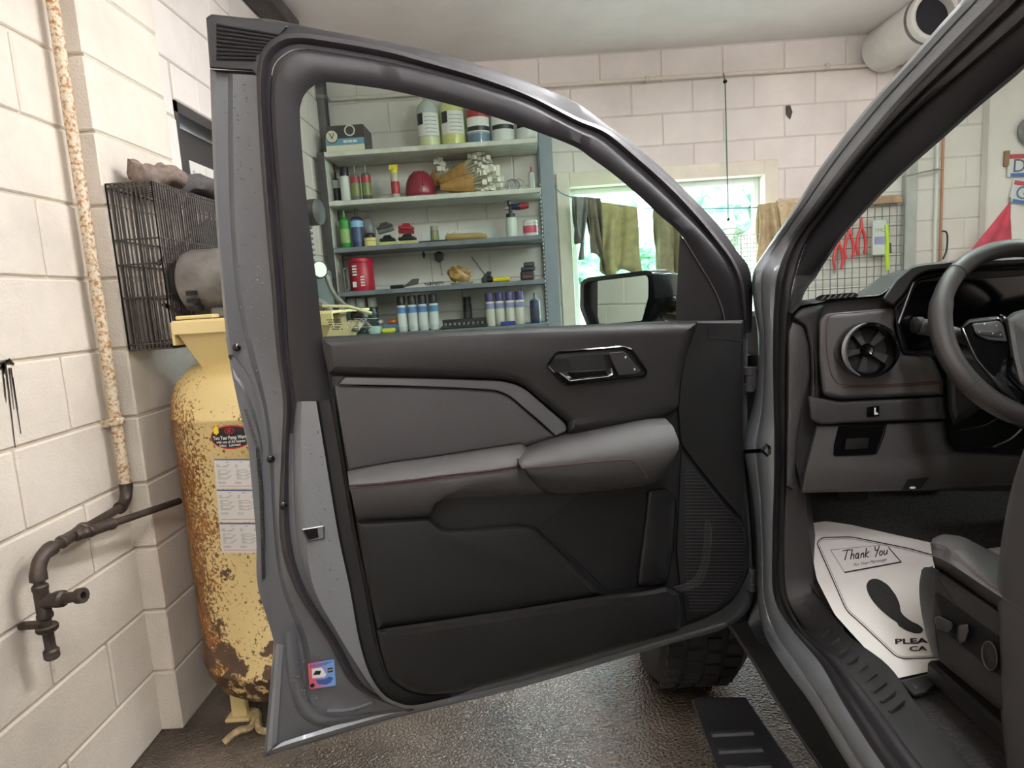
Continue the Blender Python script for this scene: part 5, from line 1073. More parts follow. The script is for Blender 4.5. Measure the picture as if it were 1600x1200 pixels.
MB().lathe([(0, 0), (.0045, 0), (.0045, .0004)], 12, Dp(488, 1071, .0342), DN).build('sticker_seal', BLACKP, shell)
# rain drops on the latch side
dr_ = MB(); rr = random.Random(21)
for i in range(240):
    t = rr.random()
    if t < .65: y = rr.uniform(130, 620); x = rr.uniform(0, 1); xa = 343 + (y-130)*.09 if y < 450 else 352 + (y-450)*.2; xb = 403 + (y-130)*.07; px = xa + 4 + (xb-xa-8)*x; w = .0285
    elif t < .85: y = rr.uniform(1000, 1120); px = rr.uniform(455, 500); w = .029
    else: y = rr.uniform(650, 960); px = rr.uniform(476, 500) + (y-700)*.13; w = .088
    s = rr.uniform(.0007, .0018); p = Dp(px, y, w); dr_.lathe([(s, -.001), (s*.95, s*.4), (s*.5, s*.8), (0, s*.9)], 6, p, DN)
dr_.build('water_drops', mat('water_drop', (150, 150, 154), .05, metal=.6), shell, 60)['kind'] = 'stuff'

# mirror on the door (outside the glass), glass turned towards the left wall
mr = empty('m', (0, 0, 0)); bpy.data.objects.remove(mr)
MP = DA + DU*.99
def Mp(px, py, w=0.0): return atP(px, py, MP - DU*w, DU)
mg = [(919,441,4),(1010,430,3),(1013,436,3),(1013,464,3),(1003,501,3),(925,508,4),(917,480,3)]
mo = [(906,442,6),(916,434,6),(1012,422,4),(1020,426,4),(1024,468,5),(1012,503,4),(1006,512,4),(918,512,5),(906,482,6)]
back = [(p[0]+28, p[1]-1, 6) for p in mo]
o1 = rnd(mo, 5); o2 = inset(o1, 6 if area2(o1) > 0 else 6)
N_ = len(o1); R1 = [Mp(p.x, p.y, 0) for p in o1]; R2 = [Mp(p.x, p.y, .0) for p in o2]
ctr = sum(R1, V((0, 0, 0)))/N_
RB = [p + DU*.05 for p in R1]; RC_ = [ctr + (p-ctr)*.8 + DU*.11 for p in R1]; RD = [ctr + (p-ctr)*.4 + DU*.15 for p in R1]
R0 = [p + DU*.012 for p in R2]
hs_ = MB().rings([R0, R2, R1, RB, RC_, RD], True, True, True).build('side_mirror', mat('mirror_housing', (26, 25, 28), .25, coat=.3), tr, 50)
hs_['label'] = 'black door mirror seen through the door window'
MN = V((-.971, -.238, .01)).normalized(); MC = sum((Mp(p[0], p[1]) for p in mg), V((0, 0, 0)))/len(mg) - DU*.004
pad('mirror_glass', mg, [(0, -.004), (0, .0)], lambda px, py, w=0.0: atP(px, py, MC + MN*w, MN), mat('mirror_silver', (226, 232, 222), .02, metal=1), hs_, r=4, ang=0)
q1 = ctr + DN*.06 + DU*.06; q2 = Dp(1080, 488, .0)
MB().tube([ctr + DU*.05 + V((0, 0, -.01)), (ctr + DU*.05 + q2)/2 + V((0, 0, -.005)), q2], [.045, .035, .03], 14).build('mirror_arm', GLOSSB, hs_)
# ------------------------------------------------------------------ pickup truck: body round the door opening
def K(c, px, py):
    k, v = c
    if k == 'x': return atX(px, py, v)
    if k == 'y': return atY(px, py, v)
    if k == 'z': return atZ(px, py, v)
    z = 1.4                                      # 't': body side leaning inboard above the belt line
    for _ in range(25): p = atX(px, py, .5 + v + .4*(z - 1.2)); z = p.z
    return p
# stations along the opening: sill (near) -> hinge pillar -> windshield pillar; each has paint outer/inner, seal inner, trim inner
ST = [
 (((1440,1350),('z',.50)), ((1500,1350),('z',.565)), ((1565,1350),('z',.585)), ((1650,1350),('z',.575))),
 (((1328,1200),('z',.50)), ((1384,1200),('z',.565)), ((1442,1200),('z',.585)), ((1519,1200),('z',.575))),
 (((1267,1100),('z',.50)), ((1319,1100),('z',.565)), ((1367,1100),('z',.585)), ((1440,1112),('z',.575))),
 (((1220,1035),('z',.50)), ((1281,1035),('z',.565)), ((1312,1035),('z',.585)), ((1388,1040),('z',.575))),
 (((1192,985),('y',1.46)), ((1237,982),('y',1.36)), ((1258,985),('y',1.34)), ((1318,985),('z',.58))),
 (((1184,930),('y',1.50)), ((1209,930),('y',1.42)), ((1230,930),('y',1.39)), ((1282,925),('y',1.38))),
 (((1182,850),('y',1.53)), ((1207,850),('y',1.45)), ((1226,850),('y',1.42)), ((1266,845),('y',1.42))),
 (((1174,770),('y',1.54)), ((1209,770),('y',1.46)), ((1228,770),('y',1.43)), ((1258,770),('y',1.43))),
 (((1163,700),('y',1.54)), ((1210,700),('y',1.46)), ((1229,700),('y',1.43)), ((1250,700),('y',1.43))),
 (((1178,640),('y',1.54)), ((1209,640),('y',1.46)), ((1229,640),('y',1.43)), ((1246,640),('y',1.43))),
 (((1185,580),('y',1.53)), ((1208,580),('y',1.46)), ((1229,580),('y',1.43)), ((1242,580),('y',1.43))),
 (((1185,520),('y',1.53)), ((1208,520),('y',1.46)), ((1231,520),('y',1.43)), ((1241,520),('y',1.43))),
 (((1178,470),('y',1.52)), ((1210,470),('y',1.46)), ((1235,470),('y',1.43)), ((1248,465),('y',1.43))),
 (((1178,425),('y',1.50)), ((1216,425),('y',1.45)), ((1243,430),('y',1.43)), ((1272,430),('y',1.44))),
 (((1200,387),('t',.03)), ((1236,378),('t',.05)), ((1262,376),('t',.07)), ((1308,375),('t',.10))),
 (((1242,325),('t',.01)), ((1280,318),('t',.03)), ((1310,310),('t',.06)), ((1350,326),('t',.10))),
 (((1287,255),('t',0)), ((1332,250),('t',.025)), ((1370,236),('t',.055)), ((1405,270),('t',.095))),
 (((1351,172),('t',0)), ((1398,172),('t',.025)), ((1438,170),('t',.055)), ((1470,212),('t',.095))),
 (((1415,100),('t',0)), ((1466,100),('t',.025)), ((1510,112),('t',.055)), ((1532,157),('t',.095))),
 (((1495,10),('t',0)), ((1548,18),('t',.025)), ((1590,45),('t',.055)), ((1600,100),('t',.095))),
 (((1590,-85),('t',0)), ((1645,-70),('t',.025)), ((1690,-40),('t',.055)), ((1690,20),('t',.095))),
]
S = [[K(s[i][1], *s[i][0]) for s in ST] for i in range(4)]
for i_, (x_, z_) in enumerate(((.725, 1.765), (.75, 1.75), (.775, 1.735), (.82, 1.74))):      # the pillar runs on as the roof rail
    S[i_] += [V((x_, .55, z_)), V((x_, -.1, z_+.01)), V((x_, -.85, z_))]
def lerp(A, B, t, off=V((0, 0, 0))): return [a*(1-t) + b*t + off for a, b in zip(A, B)]
toC = lambda A, d: [p + (CAM - p).normalized()*d for p in A]
body = strips('body_opening', [[p + V((.02, .06, 0)) for p in S[0]], S[0], toC(lerp(S[0], S[1], .12), .010), toC(lerp(S[0], S[1], .34), .006), toC(lerp(S[0], S[1], .40), .0), toC(lerp(S[0], S[1], .48), .011), toC(lerp(S[0], S[1], .8), .010), S[1], [p + V((.01, .02, 0)) for p in S[1]]], PAINT, tr, 6, 45)
body['label'] = 'grey painted door opening, sill and windshield pillar'
strips('opening_seal', [lerp(S[1], S[2], -.02), toC(lerp(S[1], S[2], .12), .014), toC(lerp(S[1], S[2], .32), .016), toC(lerp(S[1], S[2], .45), .004), toC(lerp(S[1], S[2], .6), .012), toC(lerp(S[1], S[2], .85), .012), S[2]], mat('opening_rubber', (44, 42, 44), .4), body, 6, 60)
strips('pillar_trim', [S[2][13:], toC(lerp(S[2], S[3], .15), .004)[13:], toC(lerp(S[2], S[3], .85), .004)[13:], S[3][13:], [p + V((.03, .05, 0)) for p in S[3]][13:]], mat('pillar_black', (22, 20, 26), .6), body, 6, 50)
strips('kick_trim', [S[2][4:14], toC(lerp(S[2], S[3], .2), .004)[4:14], S[3][4:14], [p + V((.05, .09, 0)) for p in S[3]][4:14]], PLDARK, body, 6, 50)
strips('sill_plate', [S[2][:6], toC(lerp(S[2], S[3], .2), .004)[:6], lerp(S[2], S[3], .55)[:6], S[3][:6], [p + V((.02, .0, -.05)) for p in S[3]][:6]], PLDARK, body, 6, 50)
# ribs moulded in the sill plate
for i in range(9):
    a = V((1296 + i*17.6, 984 + i*15.5)); b = V((1284 + i*18.6, 992 + i*17)) + V((0, 0))
    a = V((1296, 985)).lerp(V((1412, 1095)), i/8); b = a + V((-10, 9)).lerp(V((-22, 18)), i/8)
    MB().tube([atZ(a.x, a.y, .583), atZ(b.x, b.y, .586)], .0032, 6).build('sill_rib', PLDARK, body)
# rocker panel below the sill, thin pinch line
pe = [(1395,1350),(1283,1200),(1217,1100),(1178,1035),(1148,990),(1138,976)]
pm = [(1425,1350),(1312,1200),(1246,1100),(1203,1035),(1176,988),(1168,970)]
r0 = S[0][:5] + [S[0][5]]
strips('rocker_panel', [r0, [atZ(x, y, .46) for x, y in pm], [atZ(x, y, .41) for x, y in pe], [atZ(x, y, .40) + V((.03, 0, -.02)) for x, y in pe]], PLBLACK, body, 6, 50)
strips('rocker_edge', [[atZ(x+5, y, .412) + V((0, 0, .001)) for x, y in pe], [atZ(x+1, y, .415) for x, y in pe], [atZ(x-3, y, .408) for x, y in pe], [atZ(x-3, y, .40) + V((.02, 0, -.01)) for x, y in pe]], PLGREY, body, 6, 60)
# black box whose colour is the shade in the door gap; front fender, hood and wheel
MB().cbox((.60, 1.56, .42), (.66, 1.72, 1.22), .01).build('gap_shade_box', mat('gap_shade_black', (12, 12, 12), .6), body, 0)
for z in (1.075, .63):
    p = Dp(1163, 593, .02) if z > 1 else Dp(1168, 905, .02)
    MB().lathe([(.013, -.03), (.013, -.012), (.010, -.01), (.010, .01), (.013, .012), (.013, .03)], 12, p + V((.012, .0, 0))).cbox(p + V((.01, -.01, -.028)), p + V((.08, .025, .028)), .004).build('hinge', PLGREY, body)
cp0 = Dp(1158, 706, .08); cp1 = atY(1190, 704, 1.42)
ck = MB().tube([cp0, cp1], .0055, 6); ck.tube([cp1, atY(1199, 695, 1.42), atY(1202, 698, 1.42), atY(1202, 709, 1.42), atY(1199, 712, 1.42), cp1], .0035, 6); ck.build('check_strap', GLOSSB, body)
fend = MB()
fy = [1.64, 1.66, 1.9, 2.1, 2.4, 2.55, 2.6, 2.95, 3.15]
rows = []
for y in fy:
    e = max(0, (y-2.3))*.55
    rows.append([V((.47+e, y, .42 if not 1.65 < y < 2.58 else .86)), V((.44+e, y, .8 if not 1.65 < y < 2.58 else .9)), V((.46+e, y, 1.02)), V((.54+e, y, 1.10)), V((.72+e*.6, y, 1.13)), V((1.45, y, 1.145-e*.1))])
fend.rings(rows, False)
rows2 = [[V((2.9 - p.x, p.y, p.z)) for p in r] for r in rows]
fend.rings(rows2, False)
fend.rings([rows[-1], [V((p.x, 3.2, p.z*.4)) for p in rows[-1]]], False); fend.rings([rows2[-1], [V((p.x, 3.2, p.z*.4)) for p in rows2[-1]]], False)
fend.build('front_fender', PAINT, tr, 45)
TY, TZ, TRD = 2.06, .39, .39
def wheel(xc, sgn, parent=tr):
    ax = V((-sgn, 0, 0))
    w = MB().lathe([(.20, -.02), (.23, .02), (.30, .03), (TRD-.03, .02), (TRD, -.01), (TRD, -.21), (TRD-.03, -.24), (.22, -.23)], 48, (xc, TY, TZ), ax).build('tire', RUBBER, parent)
    tb = MB()
    for k in range(44):
        a = 2*math.pi*k/44
        for j in range(4):
            c = V((xc + sgn*(.012+j*.056), TY + math.cos(a+j*.05)*TRD, TZ + math.sin(a+j*.05)*TRD)); t = V((0, -math.sin(a), math.cos(a))); n_ = V((0, math.cos(a), math.sin(a)))
            vs = [c + V((q*.02, 0, 0)) + t*(u*.017) + n_*h_ for h_ in (-.004, .009) for q, u in ((-1, -1), (1, -1), (1, 1), (-1, 1))]
            tb.add(vs, ((3,2,1,0),(4,5,6,7),(0,1,5,4),(1,2,6,5),(2,3,7,6),(3,0,4,7)))
    tb.build('tread_blocks', RUBBER, w, 0)['kind'] = 'stuff'
    MB().lathe([(.0, .0), (.06, .012), (.07, -.01), (.17, -.03), (.20, .005), (.215, .0), (.215, -.2)], 30, (xc, TY, TZ), ax).build('rim', BLKMET, w)
wheel(.375, 1); wheel(2.525, -1)
MB().lathe([(.06, 0), (.06, 2.0)], 12, (.45, TY, TZ), (1, 0, 0)).build('axle', BLKMET, tr)
MB().cbox((.62, -1.0, .34), (2.28, 1.98, .50), .02).build('floor_pan', mat('underbody', (16, 16, 17), .8), tr, 0)
MB().cbox((.60, 1.90, .40), (2.30, 1.95, 1.12), .02).cbox((.62, 1.95, .45), (.66, 2.95, .80), .01).build('firewall', MATS['underbody'], tr, 0)
# side step
st_ = [(1080,1094,4),(1092,1090,3),(1165,1089,3),(1330,1330,3),(1170,1330,3)]
sp2 = pad('side_step', st_, [(0, -.05), (0, -.004), (2, 0)], Zf(.36), mat('step_black', (24, 23, 24), .45), tr, r=4)
for i in range(4):
    y = 1145 + i*26; a = atZ(1108 + i*10, y, .362); b = atZ(1180 + i*14, y + 2, .362)
    MB().cbox((a.x, a.y-.014, .355), (b.x, a.y+.002, .366), .004).build('tread_ridge', PLBLACK, sp2, 0)
MB().cbox((.44, 1.05, .30), (.62, 1.10, .35), .008).build('step_bracket', BLKMET, sp2, 0)
# roof, windshield, cowl
rf = MB(); 
rf.rings([[V((.70, y, 1.70 if y > .9 else 1.74)), V((.74, y, 1.77)), V((.85, y, 1.81)), V((1.45, y, 1.84)), V((2.05, y, 1.81)), V((2.16, y, 1.77)), V((2.20, y, 1.70))] for y in (.93, .6, 0, -.9)], False)
rf.build('roof', PAINT, tr, 45)
MB().rings([[V((.78, y, 1.725)), V((.88, y, 1.77)), V((1.45, y, 1.79)), V((2.02, y, 1.77)), V((2.12, y, 1.725))] for y in (.92, .3, -.9)], False).build('headliner', mat('headliner_grey', (120, 118, 114), .9), tr, 45)
hd0 = K(('t', .12), 1530, 150); hd1 = K(('t', .12), 1600, 70)
MB().cbox((.80, .86, 1.66), (2.1, .96, 1.75), .015).build('header_trim', MATS['pillar_black'], tr, 0)
WB = [V((.69, 1.66, 1.235)), V((2.21, 1.66, 1.235)), V((2.10, .97, 1.715)), V((.80, .97, 1.715))]
wn = (WB[1]-WB[0]).cross(WB[3]-WB[0]).normalized()
MB().rings([WB, [p + wn*.004 for p in WB]], True, True, True).build('windshield', WSHIELD, tr, 0)
MB().cbox((.64, 1.63, 1.205), (2.26, 1.74, 1.232), .008).build('cowl', mat('cowl_black', (18, 17, 20), .5), tr, 0)
# far pillar and rear cab wall, so the cab is closed from every side
MB().tube([V((2.24, 1.66, 1.2)), V((2.14, .95, 1.73))], .05, 8).build('far_pillar', MATS['pillar_black'], tr)
MB().cbox((.66, -1.0, .5), (2.24, -.9, 1.8), .02).build('cab_rear', PLDARK, tr, 0)
MB().cbox((2.20, -.9, .42), (2.30, 1.6, 1.2), .02).build('far_door', PLDARK, tr, 0)
MB().cbox((.56, -.05, .42), (.66, .12, 1.74), .02).build('center_pillar', PAINT, tr, 0)
# footwell: carpet, toe board
CARP = mat('carpet_charcoal', (52, 49, 50), .95, var=.25, vs=160, bump=.9, bs=260)
MB().rings([[V((x, .1, .545)), V((x, 1.12, .545)), V((x, 1.40, .60)), V((x, 1.66, .73)), V((x, 1.85, 1.0))] for x in (.635, 1.3)], False).build('carpet', CARP, tr, 30)
cvr = pad('sill_corner', [(1405,1064,3),(1478,1045,3),(1470,1062),(1448,1083,4),(1428,1089,4)], [(0, -.01), (0, .012), (3, .016)], Zf(.548), PLDARK, body, r=4)
MB().lathe([(.006, 0), (.004, .004)], 8, atZ(1430, 1074, .565)).build('clip', PLGREY, body)
# ------------------------------------------------------------------ pickup truck: dashboard
DY = 1.40
dash = pad('dashboard', [(1236,505,8),(1248,480,10),(1300,468,20),(1376,462,10),(1402,440,12),(1428,421,12),(1500,412),(1700,404,4),(1700,770,4),(1455,766),(1252,770,3),(1234,700,3)], [(0, -.14), (0, -.02), (3, -.012)], Yf(DY), PLDARK, tr, r=8)
dash['label'] = 'charcoal dashboard with round vent and stitched panel'
DT = .0
# top surface running to the windshield
top = MB(); zt_ = atY(1300, 468, DY).z
fr_ = [atY(x, y, DY-.01) for x, y in ((1238,490),(1250,478),(1300,466),(1376,460),(1404,438),(1430,419),(1500,411),(1700,403))]
bk_ = [V((p.x*1.07+.005, 1.64, 1.236 if i < 4 else 1.262)) for i, p in enumerate(fr_)]
md_ = [(a+b)/2 + V((0, 0, .006 if i < 4 else .018)) for i, (a, b) in enumerate(zip(fr_, bk_))]
top.rings([fr_, md_, bk_], False).build('dash_top', PLDARK, dash, 50)
# top defrost vent
v0 = [(1282,465),(1330,459),(1342,462),(1338,466),(1290,471)]
pad('defrost_vent', [(1272,467,3),(1282,461,3),(1336,457,3),(1342,461,3),(1336,467,3),(1282,471,3)], [(0, -.002), (0, .004), (2, .003)], lambda px, py, w=0: atZ(px, py, 0) if False else atY(px, py, DY + .01 - w), PLBLACK, dash, r=3)
for i in range(6): MB().tube([atY(1284+i*9, 468.5-i*.9, DY), atY(1290+i*9, 461.5-i*.7, DY)], .0018, 5).build('vent_slat', PLGREY, dash)
pad('end_cap', [(1231,520,6),(1238,502,4),(1256,508,6),(1264,540),(1266,585),(1263,600),(1254,640),(1246,690),(1240,766,3),(1228,760,3),(1230,640)], [(0, -.03), (0, .004), (2, .010), (5, .012)], Yf(DY), PLGREY, dash, r=8)
pad('dash_side', [(1238,497,8),(1250,482,8),(1290,476),(1280,492),(1277,540),(1278,600),(1282,620),(1264,632,4),(1268,590),(1266,545),(1258,510),(1246,503)], [(0, -.02), (0, .014), (3, .022), (6, .024)], Yf(DY), PLDARK, dash, r=8)
vp = [(1279,500,12),(1290,490,10),(1396,481,3),(1400,490),(1396,510),(1404,540),(1412,552,6),(1455,552,6),(1474,596,4),(1474,617,4),(1312,624,12),(1285,618,10),(1279,560)]
pad('vent_panel', vp, [(0, -.02), (0, .018), (2.5, .028), (6, .032), (9, .0325)], Yf(DY), SOFT, dash, r=8)
MB().tube([atY(p.x, p.y, DY-.0335) for p in cr([(1394,483,0),(1330,489,0),(1300,492,0),(1293,500,0),(1291,530,0),(1295,570,0),(1303,592,0),(1318,601,0),(1380,601,0),(1472,596,0)], 6)], .0011, 5).build('stitch_line', STITCH, dash)
MB().tube([atY(p.x, p.y, DY-.0335) for p in cr([(1316,605,0),(1380,604,0),(1472,599,0)], 6)], .0011, 5).build('stitch_line', STITCH, dash)
vc = atY(1355, 547, DY-.062); vr = .0585; VA = V((-.12, -1, .1)).normalized()
vt = MB().lathe([(vr*.8, -.04), (vr*1.02, -.012), (vr*1.02, .006), (vr*.98, .016), (vr*.86, .018), (vr*.80, .008), (vr*.80, -.03)], 48, vc, VA, False, False).build('round_vent', GLOSSB, dash)
sil = MB(); u = VA.orthogonal().normalized(); R0_ = V((1, 0, 0)); R0_ = (R0_ - VA*R0_.dot(VA)).normalized(); U0 = VA.cross(R0_)*-1
arc_ = [2.0 + k*(2.6/24) for k in range(25)]
def vp_(a, r, h): return vc + (R0_*math.cos(a) + U0*math.sin(a))*r + VA*h
sil.rings([[vp_(a, vr*(.98), .0155) for a in arc_], [vp_(a, vr*(.98 - .10*math.sin((a-2.0)/2.6*math.pi)), .021) for a in arc_], [vp_(a, vr*(.93 - .14*math.sin((a-2.0)/2.6*math.pi)), .0165) for a in arc_]], False).build('silver_crescent', SILVER, vt, 60)
MB().lathe([(0, -.022), (vr*.8, -.022), (vr*.8, -.024)], 32, vc, VA).build('vent_back', mat('vent_dark', (9, 9, 10), .5), vt)
for k in range(5):
    a = .5 + k*2*math.pi/5; t_ = V((0, 0, 0))
    p1 = vp_(a, vr*.2, -.004); p2 = vp_(a, vr*.78, -.006); e_ = (R0_*-math.sin(a) + U0*math.cos(a))
    MB().rings([[p1 - e_*.004, p1 + e_*.004, p1 + e_*.004 - VA*.012, p1 - e_*.004 - VA*.012], [p2 - e_*.009, p2 + e_*.009, p2 + e_*.009 - VA*.016, p2 - e_*.009 - VA*.016]], True, True, True).build('vent_vane', PLDARK, vt, 0)
MB().lathe([(vr*.24, -.01), (vr*.24, .0), (vr*.18, .004), (vr*.10, .002)], 20, vc, VA).build('vent_knob', GLOSSB, vt)
for k in range(18):
    a = -1.3 + k*.1; MB().lathe([(.0012, 0), (.0006, .001)], 6, vp_(a, vr*.9, .0178), VA).build('vent_dot', CHROME, vt)
pad('lower_strip', [(1262,618,3),(1282,622,6),(1312,628),(1474,620,3),(1479,654,4),(1280,663,5),(1266,655,4)], [(0, -.02), (0, .028), (2, .036), (4, .038)], Yf(DY), PLGREY, dash, r=6)
pad('level_switch', [(1354,636,2),(1374,634,2),(1374,650,2),(1354,652,2)], [(0, .036), (0, .041), (1, .0415)], Yf(DY), GLOSSB, dash, r=2)
MB().poly([atY(x, y, DY-.042) for x, y in ((1366,637),(1368.5,637),(1368.5,644),(1372,645),(1372,648),(1366,648))]).build('switch_mark', WHITEP, dash, 0)
pad('knee_panel', [(1275,664,4),(1477,656,3),(1479,690,8),(1490,704,8),(1600,712),(1700,712,2),(1700,752,2),(1455,765),(1250,770,4),(1258,730)], [(0, -.03), (0, .010), (3, .018), (6, .020)], Yf(DY), mat('knee_grey', (66, 64, 65), .5, bump=.3, bs=800), dash, r=8)
pad('light_switch_recess', [(1310,666,3),(1386,662,3),(1382,680),(1370,710,4),(1302,713,4),(1303,695)], [(0, .018), (0, .0225), (2, .022), (3, .0206)], Yf(DY), GLOSSB, dash, r=4)
pad('light_switch_bar', [(1322,686,2),(1358,684,2),(1356,700,2),(1320,703,2)], [(0, .0207), (0, .0235), (1, .024)], Yf(DY), PLBLACK, dash, r=2)
pad('hood_release', [(1418,748,2),(1452,745,2),(1440,764,2),(1408,766,2)], [(0, .015), (0, .026), (1.5, .028)], Yf(DY), PLBLACK, dash, r=3)
MB().poly([atY(1426 + 5*math.cos(k*.63), 762 + 2*math.sin(k*.63), DY-.0285) for k in range(10)]).build('release_mark', WHITEP, dash, 0)
# instrument cluster
pad('cluster_hood', [(1378,468,6),(1396,478,3),(1412,462),(1430,432,10),(1450,424),(1500,418),(1700,410,2),(1700,398,2),(1500,406),(1440,412,10),(1424,416),(1400,436)], [(0, -.03), (0, .06), (2, .075), (3, .078)], Yf(DY), PLDARK, dash, r=6)
pad('cluster_bezel', [(1398,480,3),(1414,462),(1432,434,8),(1500,420),(1700,412),(1700,560),(1480,560),(1412,552),(1402,520)], [(0, -.02), (0, .035), (3, .036), (6, .01)], Yf(DY), mat('bezel_black', (20, 19, 21), .4), dash, r=6)
pad('cluster_screen', [(1406,508,3),(1428,450,4),(1442,440,4),(1700,424,2),(1700,530,2),(1420,548)], [(0, .012), (1, .0125)], Yf(DY), mat('screen_black', (7, 7, 10), .12), dash, r=4)
MB().tube([atY(1427, 441, DY-.045), atY(1404, 505, DY-.045)], .0018, 6).build('bezel_edge', SILVER, dash)
# column stalk and shroud
MB().tube([atY(1436, 510, 1.27), atY(1452, 512, 1.265), atY(1480, 520, 1.26), atY(1530, 532, 1.26)], [.016, .0165, .015, .014], 12).build('turn_stalk', PLGREY, dash)
MB().lathe([(.010, 0), (.0165, .004), (.0168, .016)], 12, atY(1426, 508, 1.272), (1, 0, -.06)).build('stalk_tip', PLBLACK, dash)
for x in (1459, 1470): MB().tube([atY(x, 507, 1.244), atY(x+2, 517, 1.244)], .0014, 5).build('stalk_mark', WHITEP, dash)
sh = [(1478,560,4),(1500,545),(1560,560),(1640,600),(1640,690),(1590,668),(1545,632,8),(1490,666,5),(1482,640)]
pad('column_shroud', sh, [(0, -.06), (0, .05), (6, .07), (12, .075)], Yf(DY), PLDARK, dash, r=10)
pad('column_cavity', [(1482,668,6),(1545,634,4),(1640,690,2),(1640,702,2),(1492,698,10)], [(0, -.03), (1, .012)], Yf(DY), mat('cavity_black', (9, 9, 10), .4), dash, r=6)
MB().tube(cr([atY(1500, 672, 1.36), atY(1540, 664, 1.36), atY(1570, 645, 1.35)], 5), .0012, 5).build('column_edge', PLGREY, dash); MB().tube(cr([atY(1552, 698, 1.37), atY(1580, 685, 1.37), atY(1602, 664, 1.36)], 5), .002, 5).build('column_edge', SILVER, dash)
# pedals deep in the footwell
for x, z in ((1.05, .78), (.86, .74)): MB().cbox((x-.04, 1.62, z-.06), (x+.04, 1.645, z+.05), .008).build('pedal', PLDARK, tr, 0)
# ------------------------------------------------------------------ steering wheel
WC = V((.968, 1.20, 1.172)); WA = V((0, -math.cos(.42), math.sin(.42)))
wR = V((1, 0, 0)); wU = V((0, math.sin(.42), math.cos(.42)))
def Wp(px, py, w=0.0): return atP(px, py, WC + WA*w, WA)
n = 64; rings_ = []
for k in range(n):
    a = 2*math.pi*k/n; rad = wR*math.cos(a) + wU*math.sin(a); mn = .0175*(1.14 if abs(math.sin(a)) < .45 or (-.9 < math.sin(a) < -.2) else 1.0)
    rings_.append([WC + rad*.173 + (rad*math.cos(b) + WA*math.sin(b))*mn for b in [2*math.pi*j/14 for j in range(14)]])
rings_.append(rings_[0])
sw = MB().rings(rings_, True).build('steering_wheel', mat('wheel_leather', (54, 51, 51), .42, bump=.2, bs=900), tr, 60); sw['label'] = 'dark leather steering wheel with silver edged spokes'
pad('hub', [(1570,498,8),(1582,488,8),(1640,474),(1700,480),(1700,640),(1640,650),(1590,600,8),(1580,560)], [(0, -.02), (0, .012), (5, .028), (12, .032)], Wp, PLGREY, sw, r=10)
pad('spoke', [(1498,510,10),(1512,498,8),(1560,493,6),(1572,500,6),(1580,545,6),(1576,588,8),(1600,612),(1600,640),(1560,610),(1520,560,12)], [(0, -.02), (0, .004), (3, .010), (7, .012)], Wp, GLOSSB, sw, r=8)
pad('spoke_buttons', [(1518,506,5),(1560,501,4),(1568,508,4),(1574,534,4),(1545,532),(1526,524,6)], [(0, .010), (0, .016), (1.5, .018)], Wp, PLGREY, sw, r=5)
pad('button_bar', [(1522,515,2),(1566,518,2),(1568,527,2),(1526,522,2)], [(0, .0175), (0, .0205), (1, .021)], Wp, PLDARK, sw, r=2)
for x, y in ((1530,519),(1551,521),(1563,523),(1538,506),(1557,509)): MB().lathe([(.0012, 0), (.0008, .0012)], 6, Wp(x, y, .0205), WA).build('button_mark', WHITEP, sw)
strips('silver_spoke_edge', [([(1562,492),(1571,500),(1577,525),(1581,550),(1576,578),(1582,592),(1600,610),(1620,628)], .012), ([(1564,491),(1574,499),(1580,525),(1584,551),(1579,577),(1585,589),(1603,606),(1624,624)], .022), ([(1567,492),(1577,500),(1582,526),(1586,551),(1582,577),(1588,587),(1606,603),(1628,621)], .014)], CHROME, sw, 5, 60, Wp)
pad('lower_spoke', [(1535,560,8),(1575,590,6),(1610,620),(1640,640),(1640,660),(1590,640),(1556,610,8)], [(0, -.03), (0, -.006), (3, -.002)], Wp, GLOSSB, sw, r=8)
for a in (2.30, 3.72):
    rad = wR*math.cos(a) + wU*math.sin(a)
    MB().tube([WC + rad*.173 + (rad*math.cos(b) + WA*math.sin(b))*.0192 for b in [2*math.pi*j/16 for j in range(17)]], .0009, 4).build('rim_seam', SEAM, sw)

# ------------------------------------------------------------------ driver seat
SXP = .672
def Sx(px, py, w=0.0): return atX(px, py, SXP - w)
seat = pad('driver_seat', [(1453,886,10),(1470,890),(1553,947),(1640,1003),(1640,1165),(1557,1106),(1470,1034,10),(1456,1022,6),(1447,968)], [(0, -.16), (0, -.006), (4, .006), (10, .010), (14, .0105)], Sx, mat('seat_plastic', (50, 48, 49), .5, bump=.35, bs=700), tr, r=8)
seat['label'] = 'driver seat with power controls and stitched bolster'
# front edge of the side shield wraps round
strips('shield_nose', [([(1468,891),(1462,925),(1460,968),(1466,1024)], .0108), ([(1456,886),(1450,920),(1449,967),(1459,1023)], .004), ([(1445,886),(1439,918),(1443,966),(1456,1021)], -.012), ([(1440,890),(1436,920),(1441,965),(1455,1019)], -.03), ([(1458,884),(1458,920),(1460,965),(1468,1005)], -.16)], MATS['seat_plastic'], seat, 5, 60, Sx)
pad('control_recess', [(1460,928,4),(1466,926,3),(1640,1050),(1640,1100),(1560,1055),(1480,990,6)], [(0, .0106), (1, .0112)], Sx, PLBLACK, seat, r=4)
pad('slide_knob', [(1459,966,3),(1466,962,3),(1488,972,4),(1489,982,4),(1481,990,3),(1464,983,3)], [(0, .011), (0, .026), (1.5, .029)], Sx, PLGREY, seat, r=3)
pad('recline_knob', [(1497,977,3),(1512,975,3),(1514,985,2),(1509,1003,4),(1500,1007,3),(1496,996,3)], [(0, .011), (0, .026), (1.5, .029)], Sx, PLGREY, seat, r=3)
lc = [(1546 + 13*math.cos(k*.314), 1025 + 24*math.sin(k*.314) + 5*math.cos(k*.314)) for k in range(20)]
